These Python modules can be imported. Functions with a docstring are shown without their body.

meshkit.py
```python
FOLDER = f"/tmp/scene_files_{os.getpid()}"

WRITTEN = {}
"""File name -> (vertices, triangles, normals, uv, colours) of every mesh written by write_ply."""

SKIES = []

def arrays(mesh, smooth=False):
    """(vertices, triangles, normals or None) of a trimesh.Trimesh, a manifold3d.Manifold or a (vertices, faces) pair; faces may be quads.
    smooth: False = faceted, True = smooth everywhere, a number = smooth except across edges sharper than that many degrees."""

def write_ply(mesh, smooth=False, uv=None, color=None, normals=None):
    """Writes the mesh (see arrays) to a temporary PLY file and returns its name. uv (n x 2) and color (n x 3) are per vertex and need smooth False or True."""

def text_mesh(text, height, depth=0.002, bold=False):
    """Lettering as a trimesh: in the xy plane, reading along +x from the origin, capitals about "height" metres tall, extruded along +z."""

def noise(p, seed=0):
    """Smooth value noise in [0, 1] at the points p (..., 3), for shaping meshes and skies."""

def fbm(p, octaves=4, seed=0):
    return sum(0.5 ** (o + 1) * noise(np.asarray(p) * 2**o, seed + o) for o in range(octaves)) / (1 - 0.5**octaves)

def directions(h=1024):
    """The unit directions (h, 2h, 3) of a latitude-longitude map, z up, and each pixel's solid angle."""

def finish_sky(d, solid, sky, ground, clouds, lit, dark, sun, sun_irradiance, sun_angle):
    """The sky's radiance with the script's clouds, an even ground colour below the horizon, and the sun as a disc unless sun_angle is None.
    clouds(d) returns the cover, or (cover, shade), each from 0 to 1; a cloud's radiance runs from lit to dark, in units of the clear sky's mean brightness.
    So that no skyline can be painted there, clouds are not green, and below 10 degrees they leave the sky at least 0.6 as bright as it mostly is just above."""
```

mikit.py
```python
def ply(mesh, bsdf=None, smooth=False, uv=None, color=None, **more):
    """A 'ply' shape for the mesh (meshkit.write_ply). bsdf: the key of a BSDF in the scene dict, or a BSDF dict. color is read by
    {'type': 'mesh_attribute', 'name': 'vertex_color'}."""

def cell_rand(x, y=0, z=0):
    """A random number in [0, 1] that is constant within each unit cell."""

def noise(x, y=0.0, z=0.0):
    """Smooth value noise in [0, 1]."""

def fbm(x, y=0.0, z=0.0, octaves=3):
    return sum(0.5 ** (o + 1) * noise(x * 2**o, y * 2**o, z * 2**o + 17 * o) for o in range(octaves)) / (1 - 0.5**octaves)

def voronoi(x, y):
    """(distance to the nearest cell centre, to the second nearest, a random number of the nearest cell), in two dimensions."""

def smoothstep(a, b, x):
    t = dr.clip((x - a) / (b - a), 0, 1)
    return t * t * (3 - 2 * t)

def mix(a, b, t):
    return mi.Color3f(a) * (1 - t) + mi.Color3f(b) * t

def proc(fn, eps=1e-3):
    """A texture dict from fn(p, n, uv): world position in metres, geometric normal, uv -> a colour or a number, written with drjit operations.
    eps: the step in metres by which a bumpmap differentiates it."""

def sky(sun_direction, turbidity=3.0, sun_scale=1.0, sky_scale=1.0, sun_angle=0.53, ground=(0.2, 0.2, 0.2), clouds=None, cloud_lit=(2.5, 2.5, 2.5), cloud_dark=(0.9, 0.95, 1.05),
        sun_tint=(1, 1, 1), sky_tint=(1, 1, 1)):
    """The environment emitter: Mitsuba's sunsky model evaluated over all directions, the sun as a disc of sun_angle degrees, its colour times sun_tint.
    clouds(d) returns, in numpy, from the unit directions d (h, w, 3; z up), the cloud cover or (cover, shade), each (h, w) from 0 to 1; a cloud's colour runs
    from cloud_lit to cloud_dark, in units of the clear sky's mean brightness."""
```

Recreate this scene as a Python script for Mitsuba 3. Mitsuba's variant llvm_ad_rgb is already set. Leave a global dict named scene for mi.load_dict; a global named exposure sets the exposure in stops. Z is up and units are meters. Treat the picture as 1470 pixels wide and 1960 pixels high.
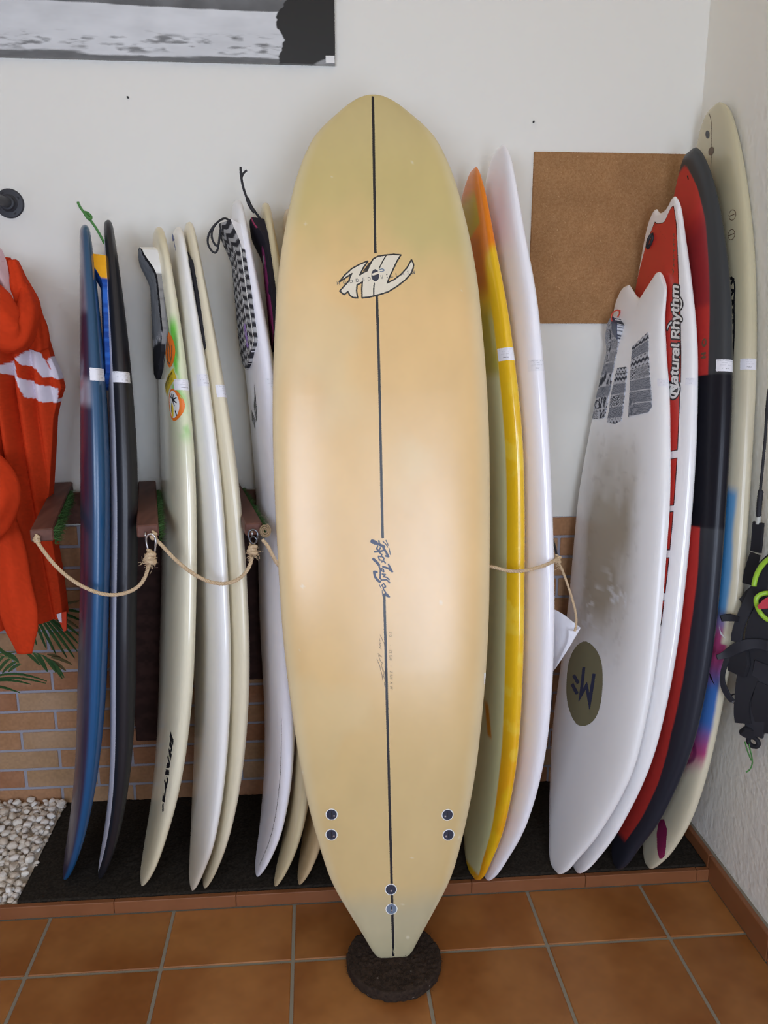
import math, random
import numpy as np
import trimesh
import shapely
import shapely.geometry as sg
from shapely import affinity
from scipy.interpolate import PchipInterpolator, CubicSpline
import mitsuba as mi
import drjit as dr
import mikit, meshkit

T = mi.ScalarTransform4f
rng = np.random.default_rng(7)
random.seed(7)

# ------------------------------------------------------------------ camera, light, exposure
EYE = (0.0, 0.0, 1.60)
YAW, PITCH, ROLL = [math.radians(a) for a in (4.845, 13.077, -0.076)]
_f = np.array([math.sin(YAW) * math.cos(PITCH), math.cos(YAW) * math.cos(PITCH), -math.sin(PITCH)])
_r = np.array([math.cos(YAW), -math.sin(YAW), 0.0])
_d = np.cross(_f, _r)
_d2 = -_r * math.sin(ROLL) + _d * math.cos(ROLL)
scene, labels = {}, {}
scene['camera'] = {'type': 'perspective', 'fov': 2 * math.degrees(math.atan(735 / 1620)), 'fov_axis': 'x', 'near_clip': 0.05, 'far_clip': 60.0,
                   'to_world': T().look_at(origin=list(EYE), target=[float(a) for a in np.array(EYE) + _f], up=[float(-a) for a in _d2])}
exposure = 0.0
WIN_LIGHT = (8.7, 9.9, 12.4)
WINDOWS = [(-1.75, -0.45, 1.2, 2.5), (0.12, 1.02, 0.45, 2.2)]      # x0, x1, z0, z1 of the shop windows behind the viewer

WALL_Y, WALL_X, LEFT_X, REAR_Y, CEIL_Z = 2.57, 1.146, -2.9, -1.3, 2.85
BED_Z = 0.042


# ------------------------------------------------------------------ helpers
def mat(key, rgb, rough=0.5, spec=0.5, metal=0.0, coat=0.0, sheen=0.0):
    base = rgb if isinstance(rgb, dict) else {'type': 'rgb', 'value': [float(c) for c in rgb]}
    d = {'type': 'principled', 'base_color': base, 'roughness': rough, 'metallic': metal}
    if metal == 0:
        d['specular'] = spec
    if coat:
        d['clearcoat'] = coat
        d['clearcoat_gloss'] = 0.96
    if sheen:
        d['sheen'] = sheen
    scene[key] = {'type': 'twosided', 'bsdf': d}
    return key


def numbered(name, parent=None):
    full = name if parent is None else parent + '__' + name
    if full not in used:
        used[full] = 0
        return full
    used[full] += 1
    return '%s_%03d' % (full, used[full])


used = {}


def obj(name, mesh, m, parent=None, smooth=False, uv=None, color=None, label=None, cat=None, group=None, kind=None, **more):
    key = numbered(name, parent)
    scene[key] = mikit.ply(mesh, m, smooth, uv=uv, color=color, **more)
    tag(key, label, cat, group, kind)
    return key


def tag(key, label=None, cat=None, group=None, kind=None):
    d = {k: v for k, v in (('label', label), ('category', cat), ('group', group), ('kind', kind)) if v}
    if d:
        labels[key] = d


def thing(name, label, cat, group=None):
    key = numbered(name)
    tag(key, label, cat, group)
    return key


def box(x0, x1, y0, y1, z0, z1, bevel=0.0):
    if bevel <= 0:
        m = trimesh.creation.box(extents=(x1 - x0, y1 - y0, z1 - z0))
        m.apply_translation(((x0 + x1) / 2, (y0 + y1) / 2, (z0 + z1) / 2))
        return m
    b = bevel
    pts = []
    for sx in (0, 1):
        for sy in (0, 1):
            for sz in (0, 1):
                c = np.array([x1 if sx else x0, y1 if sy else y0, z1 if sz else z0])
                s = np.array([-1 if sx else 1, -1 if sy else 1, -1 if sz else 1])
                for k in range(3):
                    o = np.array([b, b, b]) * s
                    o[k] = 0
                    pts.append(c + o)
    return trimesh.convex.convex_hull(np.array(pts))


def tube(points, radii, sides=8, caps=True, closed=False):
    p = np.asarray(points, float)
    n = len(p)
    r = np.broadcast_to(np.asarray(radii, float), (n,))
    t = np.gradient(p, axis=0)
    if closed:
        t = np.roll(p, -1, 0) - np.roll(p, 1, 0)
    t /= np.linalg.norm(t, axis=1, keepdims=True) + 1e-12
    a = np.cross(t[0], [0, 0, 1.0] if abs(t[0][2]) < 0.9 else [1.0, 0, 0])
    A = []
    for i in range(n):
        a = a - t[i] * (a @ t[i])
        a /= np.linalg.norm(a) + 1e-12
        A.append(a)
    A = np.array(A)
    Bv = np.cross(t, A)
    ang = np.arange(sides) * 2 * np.pi / sides
    v = p[:, None] + r[:, None, None] * (np.cos(ang)[None, :, None] * A[:, None] + np.sin(ang)[None, :, None] * Bv[:, None])
    m = n if closed else n - 1
    f = []
    for i in range(m):
        i2 = (i + 1) % n
        for j in range(sides):
            k = (j + 1) % sides
            f += [[i * sides + j, i * sides + k, i2 * sides + k], [i * sides + j, i2 * sides + k, i2 * sides + j]]
    v = v.reshape(-1, 3)
    if caps and not closed:
        c0, c1 = len(v), len(v) + 1
        v = np.vstack([v, p[:1], p[-1:]])
        for j in range(sides):
            k = (j + 1) % sides
            f += [[c0, k, j], [c1, (n - 1) * sides + j, (n - 1) * sides + k]]
    return trimesh.Trimesh(v, np.array(f), process=False)


def spline(points, n=40):
    p = np.asarray(points, float)
    s = np.r_[0, np.cumsum(np.linalg.norm(np.diff(p, axis=0), axis=1))]
    k = CubicSpline(s, p) if len(p) > 2 else (lambda x: p[0] + (p[1] - p[0]) * (np.asarray(x) / s[-1])[:, None])
    return k(np.linspace(0, s[-1], n))


def rope_mesh(points, r=0.0035, n=120, twist=0.02):
    """Three twisted strands along a curve."""
    c = spline(points, n)
    t = np.gradient(c, axis=0)
    t /= np.linalg.norm(t, axis=1, keepdims=True)
    a = np.cross(t, [0.3, 0.2, 1.0])
    a /= np.linalg.norm(a, axis=1, keepdims=True)
    b = np.cross(t, a)
    s = np.r_[0, np.cumsum(np.linalg.norm(np.diff(c, axis=0), axis=1))]
    out = []
    for k in range(3):
        w = s / twist * 2 * np.pi + k * 2 * np.pi / 3
        out.append(tube(c + 0.55 * r * (np.cos(w)[:, None] * a + np.sin(w)[:, None] * b), 0.62 * r, 6))
    return trimesh.util.concatenate(out)


def sstep(a, b, x):
    t = np.clip((np.asarray(x, float) - a) / (b - a), 0, 1)
    return t * t * (3 - 2 * t)


def lerp(a, b, t):
    t = np.asarray(t)[..., None]
    return np.asarray(a, float) * (1 - t) + np.asarray(b, float) * t


def srgb(r, g, b):
    c = np.array([r, g, b]) / 255.0
    return np.where(c < 0.04045, c / 12.92, ((c + 0.055) / 1.055) ** 2.4)


def fb(x, y, z=0.0, seed=0, octaves=4):
    x, y, z = np.broadcast_arrays(np.asarray(x, float), np.asarray(y, float), np.asarray(z, float))
    return meshkit.fbm(np.stack([x, y, z], -1), octaves, seed)


# ------------------------------------------------------------------ surfboards
TW = np.array([0, .015, .045, .11, .25, .42, .6, .76, .88, .945, .98, 1.])
BOARDS = {
    'hero': {'B': [0.1777, 1.8074, 0.03], 'T': [0.1613, 2.2363, 2.1249], 'yaw': -1.6142, 'W': 0.5498, 'th': 0.067, 'shape': [0.203, 0.261, 0.374, 0.577, 0.807, 0.925, 0.957, 0.898, 0.742, 0.554, 0.3, 0.02], 'rk': [0.0268, 0.0359, 0.0305, 0.0294], 'te': 0.12},
    'blue': {'B': [-0.7246, 2.1773, 0.045], 'T': [-0.5742, 2.3502, 1.823], 'yaw': 0.226, 'W': 0.5583, 'th': 0.075, 'shape': [0.04, 0.2, 0.373, 0.597, 0.857, 0.994, 0.974, 0.858, 0.629, 0.46, 0.309, 0.094], 'rk': [0.0533, 0.061, 0.0547, 0.0337], 'te': 0.36},
    'black': {'B': [-0.6262, 2.1692, 0.045], 'T': [-0.5263, 2.4004, 1.8402], 'yaw': 0.1984, 'W': 0.495, 'th': 0.07, 'shape': [0.04, 0.2, 0.37, 0.603, 0.857, 0.99, 0.973, 0.851, 0.629, 0.46, 0.309, 0.095], 'rk': [0.0572, 0.0591, 0.0566, 0.0368], 'te': 0.36},
    'green': {'B': [-0.5017, 2.127, 0.045], 'T': [-0.4001, 2.4123, 1.8246], 'yaw': 0.2563, 'W': 0.4945, 'th': 0.062, 'shape': [0.04, 0.2, 0.364, 0.526, 0.836, 1.007, 0.984, 0.856, 0.634, 0.463, 0.306, 0.095], 'rk': [0.0687, 0.0807, 0.0742, 0.0459], 'te': 0.46},
    'white': {'B': [-0.3595, 2.0952, 0.045], 'T': [-0.3524, 2.4224, 1.8252], 'yaw': 0.2637, 'W': 0.502, 'th': 0.056, 'shape': [0.04, 0.206, 0.374, 0.662, 0.866, 0.985, 0.976, 0.859, 0.62, 0.453, 0.311, 0.093], 'rk': [0.0577, 0.0697, 0.057, 0.0284], 'te': 0.46},
    'cream': {'B': [-0.3258, 2.1013, 0.045], 'T': [-0.3228, 2.4299, 1.8388], 'yaw': 0.2174, 'W': 0.4951, 'th': 0.055, 'shape': [0.04, 0.2, 0.37, 0.607, 0.856, 0.993, 0.976, 0.838, 0.633, 0.461, 0.309, 0.093], 'rk': [0.0774, 0.0939, 0.0786, 0.0407], 'te': 0.46},
    'zebra': {'B': [-0.183, 2.1418, 0.045], 'T': [-0.189, 2.3964, 1.8933], 'yaw': 0.1586, 'W': 0.5035, 'th': 0.062, 'shape': [0.04, 0.199, 0.366, 0.63, 0.879, 0.988, 0.984, 0.851, 0.618, 0.456, 0.31, 0.094], 'rk': [0.0743, 0.0769, 0.0744, 0.0413], 'te': 0.46},
    'magenta': {'B': [-0.1284, 2.0939, 0.045], 'T': [-0.1153, 2.4273, 1.889], 'yaw': 0.0554, 'W': 0.4972, 'th': 0.06, 'shape': [0.04, 0.197, 0.355, 0.599, 0.859, 0.99, 0.98, 0.855, 0.63, 0.46, 0.309, 0.091], 'rk': [0.0863, 0.0871, 0.0802, 0.0477], 'te': 0.46},
    'tan': {'B': [-0.0623, 2.0952, 0.045], 'T': [-0.0549, 2.4296, 1.8748], 'yaw': 0.099, 'W': 0.4964, 'th': 0.06, 'shape': [0.04, 0.198, 0.366, 0.579, 0.861, 0.991, 0.979, 0.847, 0.63, 0.46, 0.31, 0.092], 'rk': [0.078, 0.0868, 0.0824, 0.0398], 'te': 0.46},
    'yellow': {'B': [0.4314, 2.0817, 0.045], 'T': [0.4501, 2.4279, 1.9899], 'yaw': 0.1678, 'W': 0.4966, 'th': 0.06, 'shape': [0.061, 0.268, 0.402, 0.641, 0.886, 0.964, 0.964, 0.875, 0.617, 0.406, 0.224, 0.066], 'rk': [0.0382, 0.0405, 0.0365, 0.0058], 'te': 0.13},
    'pointed': {'B': [0.4666, 2.0696, 0.045], 'T': [0.517, 2.4269, 2.0429], 'yaw': 0.1266, 'W': 0.4983, 'th': 0.065, 'shape': [0.04, 0.199, 0.343, 0.608, 0.884, 0.997, 0.94, 0.874, 0.618, 0.446, 0.305, 0.091], 'rk': [0.0753, 0.0728, 0.056, 0.0223], 'te': 0.13},
    'swallow': {'B': [0.6727, 2.0874, 0.045], 'T': [0.9394, 2.4229, 1.7003], 'yaw': 0.1023, 'W': 0.5149, 'th': 0.062, 'shape': [0.072, 0.22, 0.355, 0.624, 0.954, 1.001, 0.984, 0.834, 0.632, 0.563, 0.563, 0.496], 'rk': [0.0477, 0.0571, 0.0378, 0.0191], 'te': 0.3},
    'rhythm': {'B': [0.7308, 2.0826, 0.045], 'T': [0.9895, 2.4189, 1.8834], 'yaw': 0.0101, 'W': 0.4918, 'th': 0.062, 'shape': [0.04, 0.221, 0.372, 0.613, 0.91, 0.98, 0.963, 0.897, 0.711, 0.56, 0.468, 0.388], 'rk': [0.0703, 0.0841, 0.0708, 0.0397], 'te': 0.3},
    'red': {'B': [0.8523, 2.0892, 0.045], 'T': [1.0534, 2.4139, 2.0433], 'yaw': -0.025, 'W': 0.5298, 'th': 0.08, 'shape': [0.04, 0.193, 0.311, 0.593, 0.905, 0.978, 0.97, 0.864, 0.629, 0.429, 0.258, 0.092], 'rk': [0.0667, 0.0796, 0.0647, 0.0433], 'te': 0.35},
    'long': {'B': [0.9452, 2.0839, 0.045], 'T': [1.1253, 2.4555, 2.1661], 'yaw': -0.023, 'W': 0.5265, 'th': 0.072, 'shape': [0.041, 0.208, 0.391, 0.613, 0.792, 0.989, 0.967, 0.85, 0.638, 0.463, 0.322, 0.097], 'rk': [0.0619, 0.0653, 0.0556, 0.0397], 'te': 0.25},
}


class Board:
    def __init__(self, spec, E0=None, E1=None):
        self.B, self.T = np.array(spec['B']), np.array(spec['T'])
        self.L = np.linalg.norm(self.T - self.B)
        self.u = (self.T - self.B) / self.L
        a = spec['yaw']
        w = np.array([-math.sin(a), math.cos(a), 0])
        w = w - self.u * (w @ self.u)
        self.w = w / np.linalg.norm(w)
        self.n = np.cross(self.w, self.u)
        self._hw = PchipInterpolator(TW, (np.array(spec['shape']) * spec['W'] / 2) ** 2)
        self._rk = CubicSpline([0, .2, .4, .6, .8, 1], [0, *spec['rk'], 0])
        self.thick, self.te = spec['th'], spec['te']
        self.E0, self.E1 = E0, E1

    def prof(self, t):
        t = np.clip(t, 0, 1)
        return np.sqrt(np.maximum(self._hw(t), 1e-8)), self._rk(t), self.thick * np.minimum(1, ((.12 + .95 * np.sin(np.pi * t) ** .6) ** 4 + (self.te * np.clip(2 * t - 1, 0, 1)) ** 4) ** .25) * np.sqrt(np.clip(1 - (2 * t - 1) ** 80, 0, 1))

    def put(self, t, v, z):
        """Point at fraction t of the length, v of the half width (-1 near rail), z of the thickness (positive: bottom)."""
        hw, rr, th = self.prof(t)
        s = t * self.L
        if self.E1 is not None:
            s = s - sstep(.80, 1.0, t) * self.E1(v)
        if self.E0 is not None:
            s = s + sstep(.12, 0.0, t) * self.E0(v)
        z = np.where(z > 0, .42, .58) * z * th + rr
        return self.B + self.u * s[..., None] + self.w * (v * hw)[..., None] + self.n * z[..., None]

    @staticmethod
    def ring(ph):
        c, s = np.cos(ph), np.sin(ph)
        return np.sign(c) * np.abs(c) ** .55, np.sign(s) * np.abs(s) ** .8

    def grid(self, nt, nr):
        t = .5 - .5 * np.cos(np.linspace(0, np.pi, nt))
        t = .35 * t + .65 * np.linspace(0, 1, nt)
        ph = np.linspace(0, 2 * np.pi, nr, endpoint=False)
        tt, pp = np.meshgrid(t, ph, indexing='ij')
        v, z = self.ring(pp)
        P = self.put(tt, v, z)
        i, j = np.meshgrid(np.arange(nt - 1), np.arange(nr), indexing='ij')
        k = (j + 1) % nr
        q = np.stack([i * nr + j, (i + 1) * nr + j, (i + 1) * nr + k, i * nr + k], -1).reshape(-1, 4)
        F = np.vstack([q[:, [0, 1, 2]], q[:, [0, 2, 3]]])
        # arc length from the near rail, positive over the deck
        d = np.linalg.norm(np.diff(np.concatenate([P, P[:, :1]], 1), axis=1), axis=2)
        arc = np.concatenate([np.zeros((nt, 1)), np.cumsum(d, 1)[:, :-1]], 1)
        h = nr // 2                                          # ph = pi is the near rail; deck is ph in (pi, 2 pi)
        q = arc - arc[:, h:h + 1]
        return P.reshape(-1, 3), F, tt.ravel(), v.ravel(), z.ravel(), q.ravel()

    def table(self):
        """Surface points and normals on a regular (length, arc) grid, built once."""
        nt, M, dq = 420, 120, .003
        t = np.linspace(1e-4, 1 - 1e-4, nt)
        out = []
        for sgn, m in ((-1, 60), (1, 240)):
            v, z = self.ring(np.pi + sgn * np.linspace(0, np.pi, M))
            tt = t[:, None] + 0 * v
            P = self.put(tt, v + 0 * tt, z + 0 * tt)
            arc = np.concatenate([np.zeros((nt, 1)), np.cumsum(np.linalg.norm(np.diff(P, axis=1), axis=2), 1)], 1)
            q = np.arange(m) * dq
            R = np.stack([np.stack([np.interp(q, arc[i], P[i, :, k]) for k in range(3)], -1) for i in range(nt)])
            out.append(R if sgn > 0 else R[:, :0:-1])
        self.tab = np.concatenate(out, 1)
        self.t0, self.dt, self.q0, self.dq = t[0], t[1] - t[0], -59 * dq, dq
        N = np.cross(np.gradient(self.tab, axis=0), np.gradient(self.tab, axis=1))
        self.nor = N / (np.linalg.norm(N, axis=-1, keepdims=True) + 1e-12)

    def at(self, s, q):
        """Point and outward normal at s metres along the board and q metres of arc from the near rail (positive over the deck)."""
        if not hasattr(self, 'tab'):
            self.table()
        s, q = np.broadcast_arrays(np.asarray(s, float), np.asarray(q, float))
        a = np.clip((s / self.L - self.t0) / self.dt, 0, self.tab.shape[0] - 1.001)
        b = np.clip((q - self.q0) / self.dq, 0, self.tab.shape[1] - 1.001)
        i, j = a.astype(int), b.astype(int)
        f, g = (a - i)[..., None], (b - j)[..., None]
        P, N = [(X[i, j] * (1 - f) * (1 - g) + X[i + 1, j] * f * (1 - g) + X[i, j + 1] * (1 - f) * g + X[i + 1, j + 1] * f * g) for X in (self.tab, self.nor)]
        return P, N / (np.linalg.norm(N, axis=-1, keepdims=True) + 1e-12)

    def face(self, s, x):
        """On the bottom side: s along, x metres across from the centre line."""
        def f(s, x):
            t = np.clip(s / self.L, 1e-4, 1 - 1e-4)
            hw = self.prof(t)[0]
            v = np.clip(x / hw, -1, 1)
            return self.put(t, v, np.clip(1 - np.abs(v) ** 3.636, 0, 1) ** .4)
        e = 0.003
        P = f(s, x)
        N = np.cross(f(s, x + e) - f(s, x - e), f(s + e, x) - f(s - e, x))
        return P, N / (np.linalg.norm(N, axis=-1, keepdims=True) + 1e-12)


def patch(fn, poly, lift, name, m, parent, edge=0.012, color=None, height=None, smooth=True, label=None, base=-0.0005, wall=None):
    """A thin piece laid on a board: poly in board coordinates, mapped by fn, lifted by lift (+ height(s, q)), with side walls."""
    geoms = [g for g in getattr(poly, 'geoms', [poly]) if g.geom_type == 'Polygon' and g.area > 1e-8]
    Vs, Fs, Cs, n = [], [], [], 0
    for g in geoms:
        g = shapely.segmentize(g, edge)
        v2, f2 = trimesh.creation.triangulate_polygon(g, engine='earcut')
        v2, f2 = trimesh.remesh.subdivide_to_size(np.c_[v2, np.zeros(len(v2))], f2, edge * 1.6, max_iter=8)
        v2 = v2[:, :2]
        P, N = fn(v2[:, 0], v2[:, 1])
        h = lift + (height(v2[:, 0], v2[:, 1]) if height is not None else 0)
        top = P + N * np.reshape(h, (-1, 1))
        # orient
        fn_ = np.cross(top[f2[:, 1]] - top[f2[:, 0]], top[f2[:, 2]] - top[f2[:, 0]])
        if (fn_ * N[f2[:, 0]]).sum() < 0:
            f2 = f2[:, ::-1]
        Vs.append((top, v2)); Fs.append(f2 + n); n += len(top)
        Cs.append(color(v2[:, 0], v2[:, 1]) if color else None)
        if lift + (0.004 if height is not None else 0) > 0.0012:
            for ring in [g.exterior, *g.interiors]:
                c = np.array(ring.coords)[:-1]
                P, N = fn(c[:, 0], c[:, 1])
                h = lift + (height(c[:, 0], c[:, 1]) if height is not None else 0)
                a, b = P + N * np.reshape(h, (-1, 1)), P + N * base
                k = len(c)
                i = np.arange(k); j = (i + 1) % k
                Vs.append((np.vstack([a, b]), np.vstack([c, c])))
                Cs.append((wall or color)(np.r_[c[:, 0], c[:, 0]], np.r_[c[:, 1], c[:, 1]]) if color else None)
                Fs.append(np.vstack([np.stack([i, j, j + k], 1), np.stack([i, j + k, i + k], 1)]) + n)
                n += 2 * k
    V = np.vstack([a for a, _ in Vs]); S = np.vstack([b for _, b in Vs]); F = np.vstack(Fs)
    col = None if color is None else np.vstack(Cs)
    return obj(name, (V, F), m, parent, smooth=smooth if lift <= 0.0012 else (30 if col is None else False), color=col, label=label)


def stroke(points, width):
    return sg.LineString(points).buffer(width / 2, quad_segs=3)


def letters(text, height, bold=False):
    """Lettering as one polygon set: reads along +x, capitals 'height' tall."""
    m = meshkit.text_mesh(text, height, 0.001, bold)
    v, f = np.array(m.vertices), np.array(m.faces)
    top = v[f][:, :, 2].min(1) > 0.0005
    polys = [sg.Polygon(t) for t in v[f[top]][:, :, :2]]
    return shapely.union_all([p.buffer(1e-6) for p in polys if p.area > 1e-12])


# ------------------------------------------------------------------ setting
def plaster(p, n, uv):
    f = mikit.fbm(p.x * 1.3 + 3, p.y * 1.3, p.z * 1.3, 3)
    return mikit.mix((.745, .73, .665), (.71, .695, .63), f)


def plaster_relief(p, n, uv):
    return mikit.fbm(p.x * 95 + p.y * 95, p.z * 95, 2.0, 2) * 0.6 + mikit.fbm(p.x * 30, p.z * 30, p.y * 30, 2) * 0.4


scene['plaster'] = {'type': 'twosided', 'bsdf': {'type': 'bumpmap', 'arbitrary': mikit.proc(plaster_relief, 2e-3), 'scale': 0.0028,
                    'bsdf': {'type': 'principled', 'base_color': mikit.proc(plaster), 'roughness': 0.7, 'specular': 0.3}}}
mat('ceiling_paint', (.82, .68, .44), .9)
mat('shop_wall', (.33, .32, .31), .8)
mat('window_paint', (.7, .7, .7), .5)

obj('wall_back', box(LEFT_X - .1, WALL_X + .12, WALL_Y + .009, WALL_Y + .15, -.05, CEIL_Z), 'plaster', kind='structure')
obj('wall_right', box(WALL_X, WALL_X + .12, REAR_Y, WALL_Y + .009, -.05, CEIL_Z), 'plaster', kind='structure')
obj('wall_left', box(LEFT_X - .12, LEFT_X, REAR_Y, WALL_Y + .009, -.05, CEIL_Z), 'shop_wall', kind='structure')
obj('ceiling', box(LEFT_X - .12, WALL_X + .12, REAR_Y - .12, WALL_Y + .15, CEIL_Z, CEIL_Z + .1), 'ceiling_paint', kind='structure')
rear = sg.box(LEFT_X, 0, WALL_X, CEIL_Z)
for x0, x1, z0, z1 in WINDOWS:
    rear = rear.difference(sg.box(x0, z0, x1, z1))
m = trimesh.creation.extrude_polygon(rear, 0.12, engine='earcut')
v = np.array(m.vertices)
m = trimesh.Trimesh(np.c_[v[:, 0], REAR_Y - v[:, 2], v[:, 1]], np.array(m.faces)[:, ::-1], process=False)
obj('wall_rear', m, 'shop_wall', kind='structure')
for x0, x1, z0, z1 in WINDOWS:
    w = obj('window', trimesh.util.concatenate([box(x0, x1, REAR_Y - .09, REAR_Y - .03, z0, z0 + .05), box(x0, x1, REAR_Y - .09, REAR_Y - .03, z1 - .05, z1),
            box(x0, x0 + .05, REAR_Y - .09, REAR_Y - .03, z0 + .05, z1 - .05), box(x1 - .05, x1, REAR_Y - .09, REAR_Y - .03, z0 + .05, z1 - .05)]), 'window_paint', kind='structure')
    V = np.array([[x0 + .05, REAR_Y - .06, z0 + .05], [x1 - .05, REAR_Y - .06, z0 + .05], [x1 - .05, REAR_Y - .06, z1 - .05], [x0 + .05, REAR_Y - .06, z1 - .05]])
    obj('pane', (V, np.array([[0, 2, 1], [0, 3, 2]])), None, w, emitter={'type': 'area', 'radiance': {'type': 'rgb', 'value': list(WIN_LIGHT)}})

# floor: terracotta tiles on a grout bed
mat('grout', (.20, .175, .13), .9)


def tile_col(p, n, uv):
    ix, iy = dr.floor((p.x + .735) / .3303), dr.floor((p.y - 1.852) / .3303)
    r = mikit.cell_rand(ix, iy, 5)
    f = mikit.fbm(p.x * 7 + r * 9, p.y * 7, 0.3, 4)
    g = mikit.fbm(p.x * 60, p.y * 60, 1.3, 2)
    c = mikit.mix((.215, .074, .017), (.30, .122, .034), mikit.smoothstep(.3, .72, f))
    return c * (.88 + .16 * r + .16 * (g - .5))


mat('terracotta', mikit.proc(tile_col), .42, .4)
obj('floor', box(LEFT_X, WALL_X + .05, REAR_Y, 2.62, -.06, -.003), 'grout', kind='structure')
TX, TY, TP, G = -.735, 1.852, .3303, .0045
for iy in range(-9, 1):
    for ix in range(-6, 6):
        x0, x1, y0, y1 = TX + ix * TP + G, TX + (ix + 1) * TP - G, TY + iy * TP + G, TY + (iy + 1) * TP - G
        x1, y1 = min(x1, 1.124), min(y1, 2.064)
        if y1 < -1.0 or x1 - x0 < .02:
            continue
        obj('tile', box(x0, x1, y0, y1, -.01, 0, .002), 'terracotta', 'floor')

# kerb of the display bed and the tiled skirting on the right
def kerb_col(p, n, uv):
    f = mikit.fbm(p.x * 9, p.y * 9, p.z * 9, 3)
    return mikit.mix((.17, .058, .020), (.23, .090, .036), f)


mat('terracotta_plain', mikit.proc(kerb_col), .45, .4)
k = None
obj('trim_1', box(LEFT_X, 1.122, 2.072, 2.082, -.005, .03), 'grout', kind='structure')
for i in range(-8, 6):
    x0, x1 = TX + .17 + i * TP + .0005, TX + .17 + (i + 1) * TP - .0005
    if x0 < 1.12:
        obj('kerb_tile', box(x0, min(x1, 1.122), 2.066, 2.083, 0, .037, .0015), 'terracotta_plain', 'trim_1')
obj('baseboard_right', box(1.127, WALL_X, REAR_Y, WALL_Y, 0, .074), 'grout', kind='structure')
for i in range(-9, 3):
    y0, y1 = 2.075 + i * TP + .002, min(2.075 + (i + 1) * TP - .002, WALL_Y - .005)
    if y1 - y0 > .03:
        obj('skirting_tile', box(1.122, 1.1365, y0, y1, .001, .077, .002), 'terracotta_plain', 'baseboard_right')

# brick wainscot on the back wall
mat('mortar', (.30, .295, .335), .9)


def brick_fn(c0, c1, seed):
    def fn(p, n, uv):
        f = mikit.fbm(p.x * 10 + seed * 7.1, p.z * 14, seed * 3.3, 3)
        g = mikit.noise(p.x * 160, p.z * 160, seed)
        return mikit.mix(c0, c1, mikit.smoothstep(.25, .75, f)) * (.92 + .16 * g)
    return fn


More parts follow.
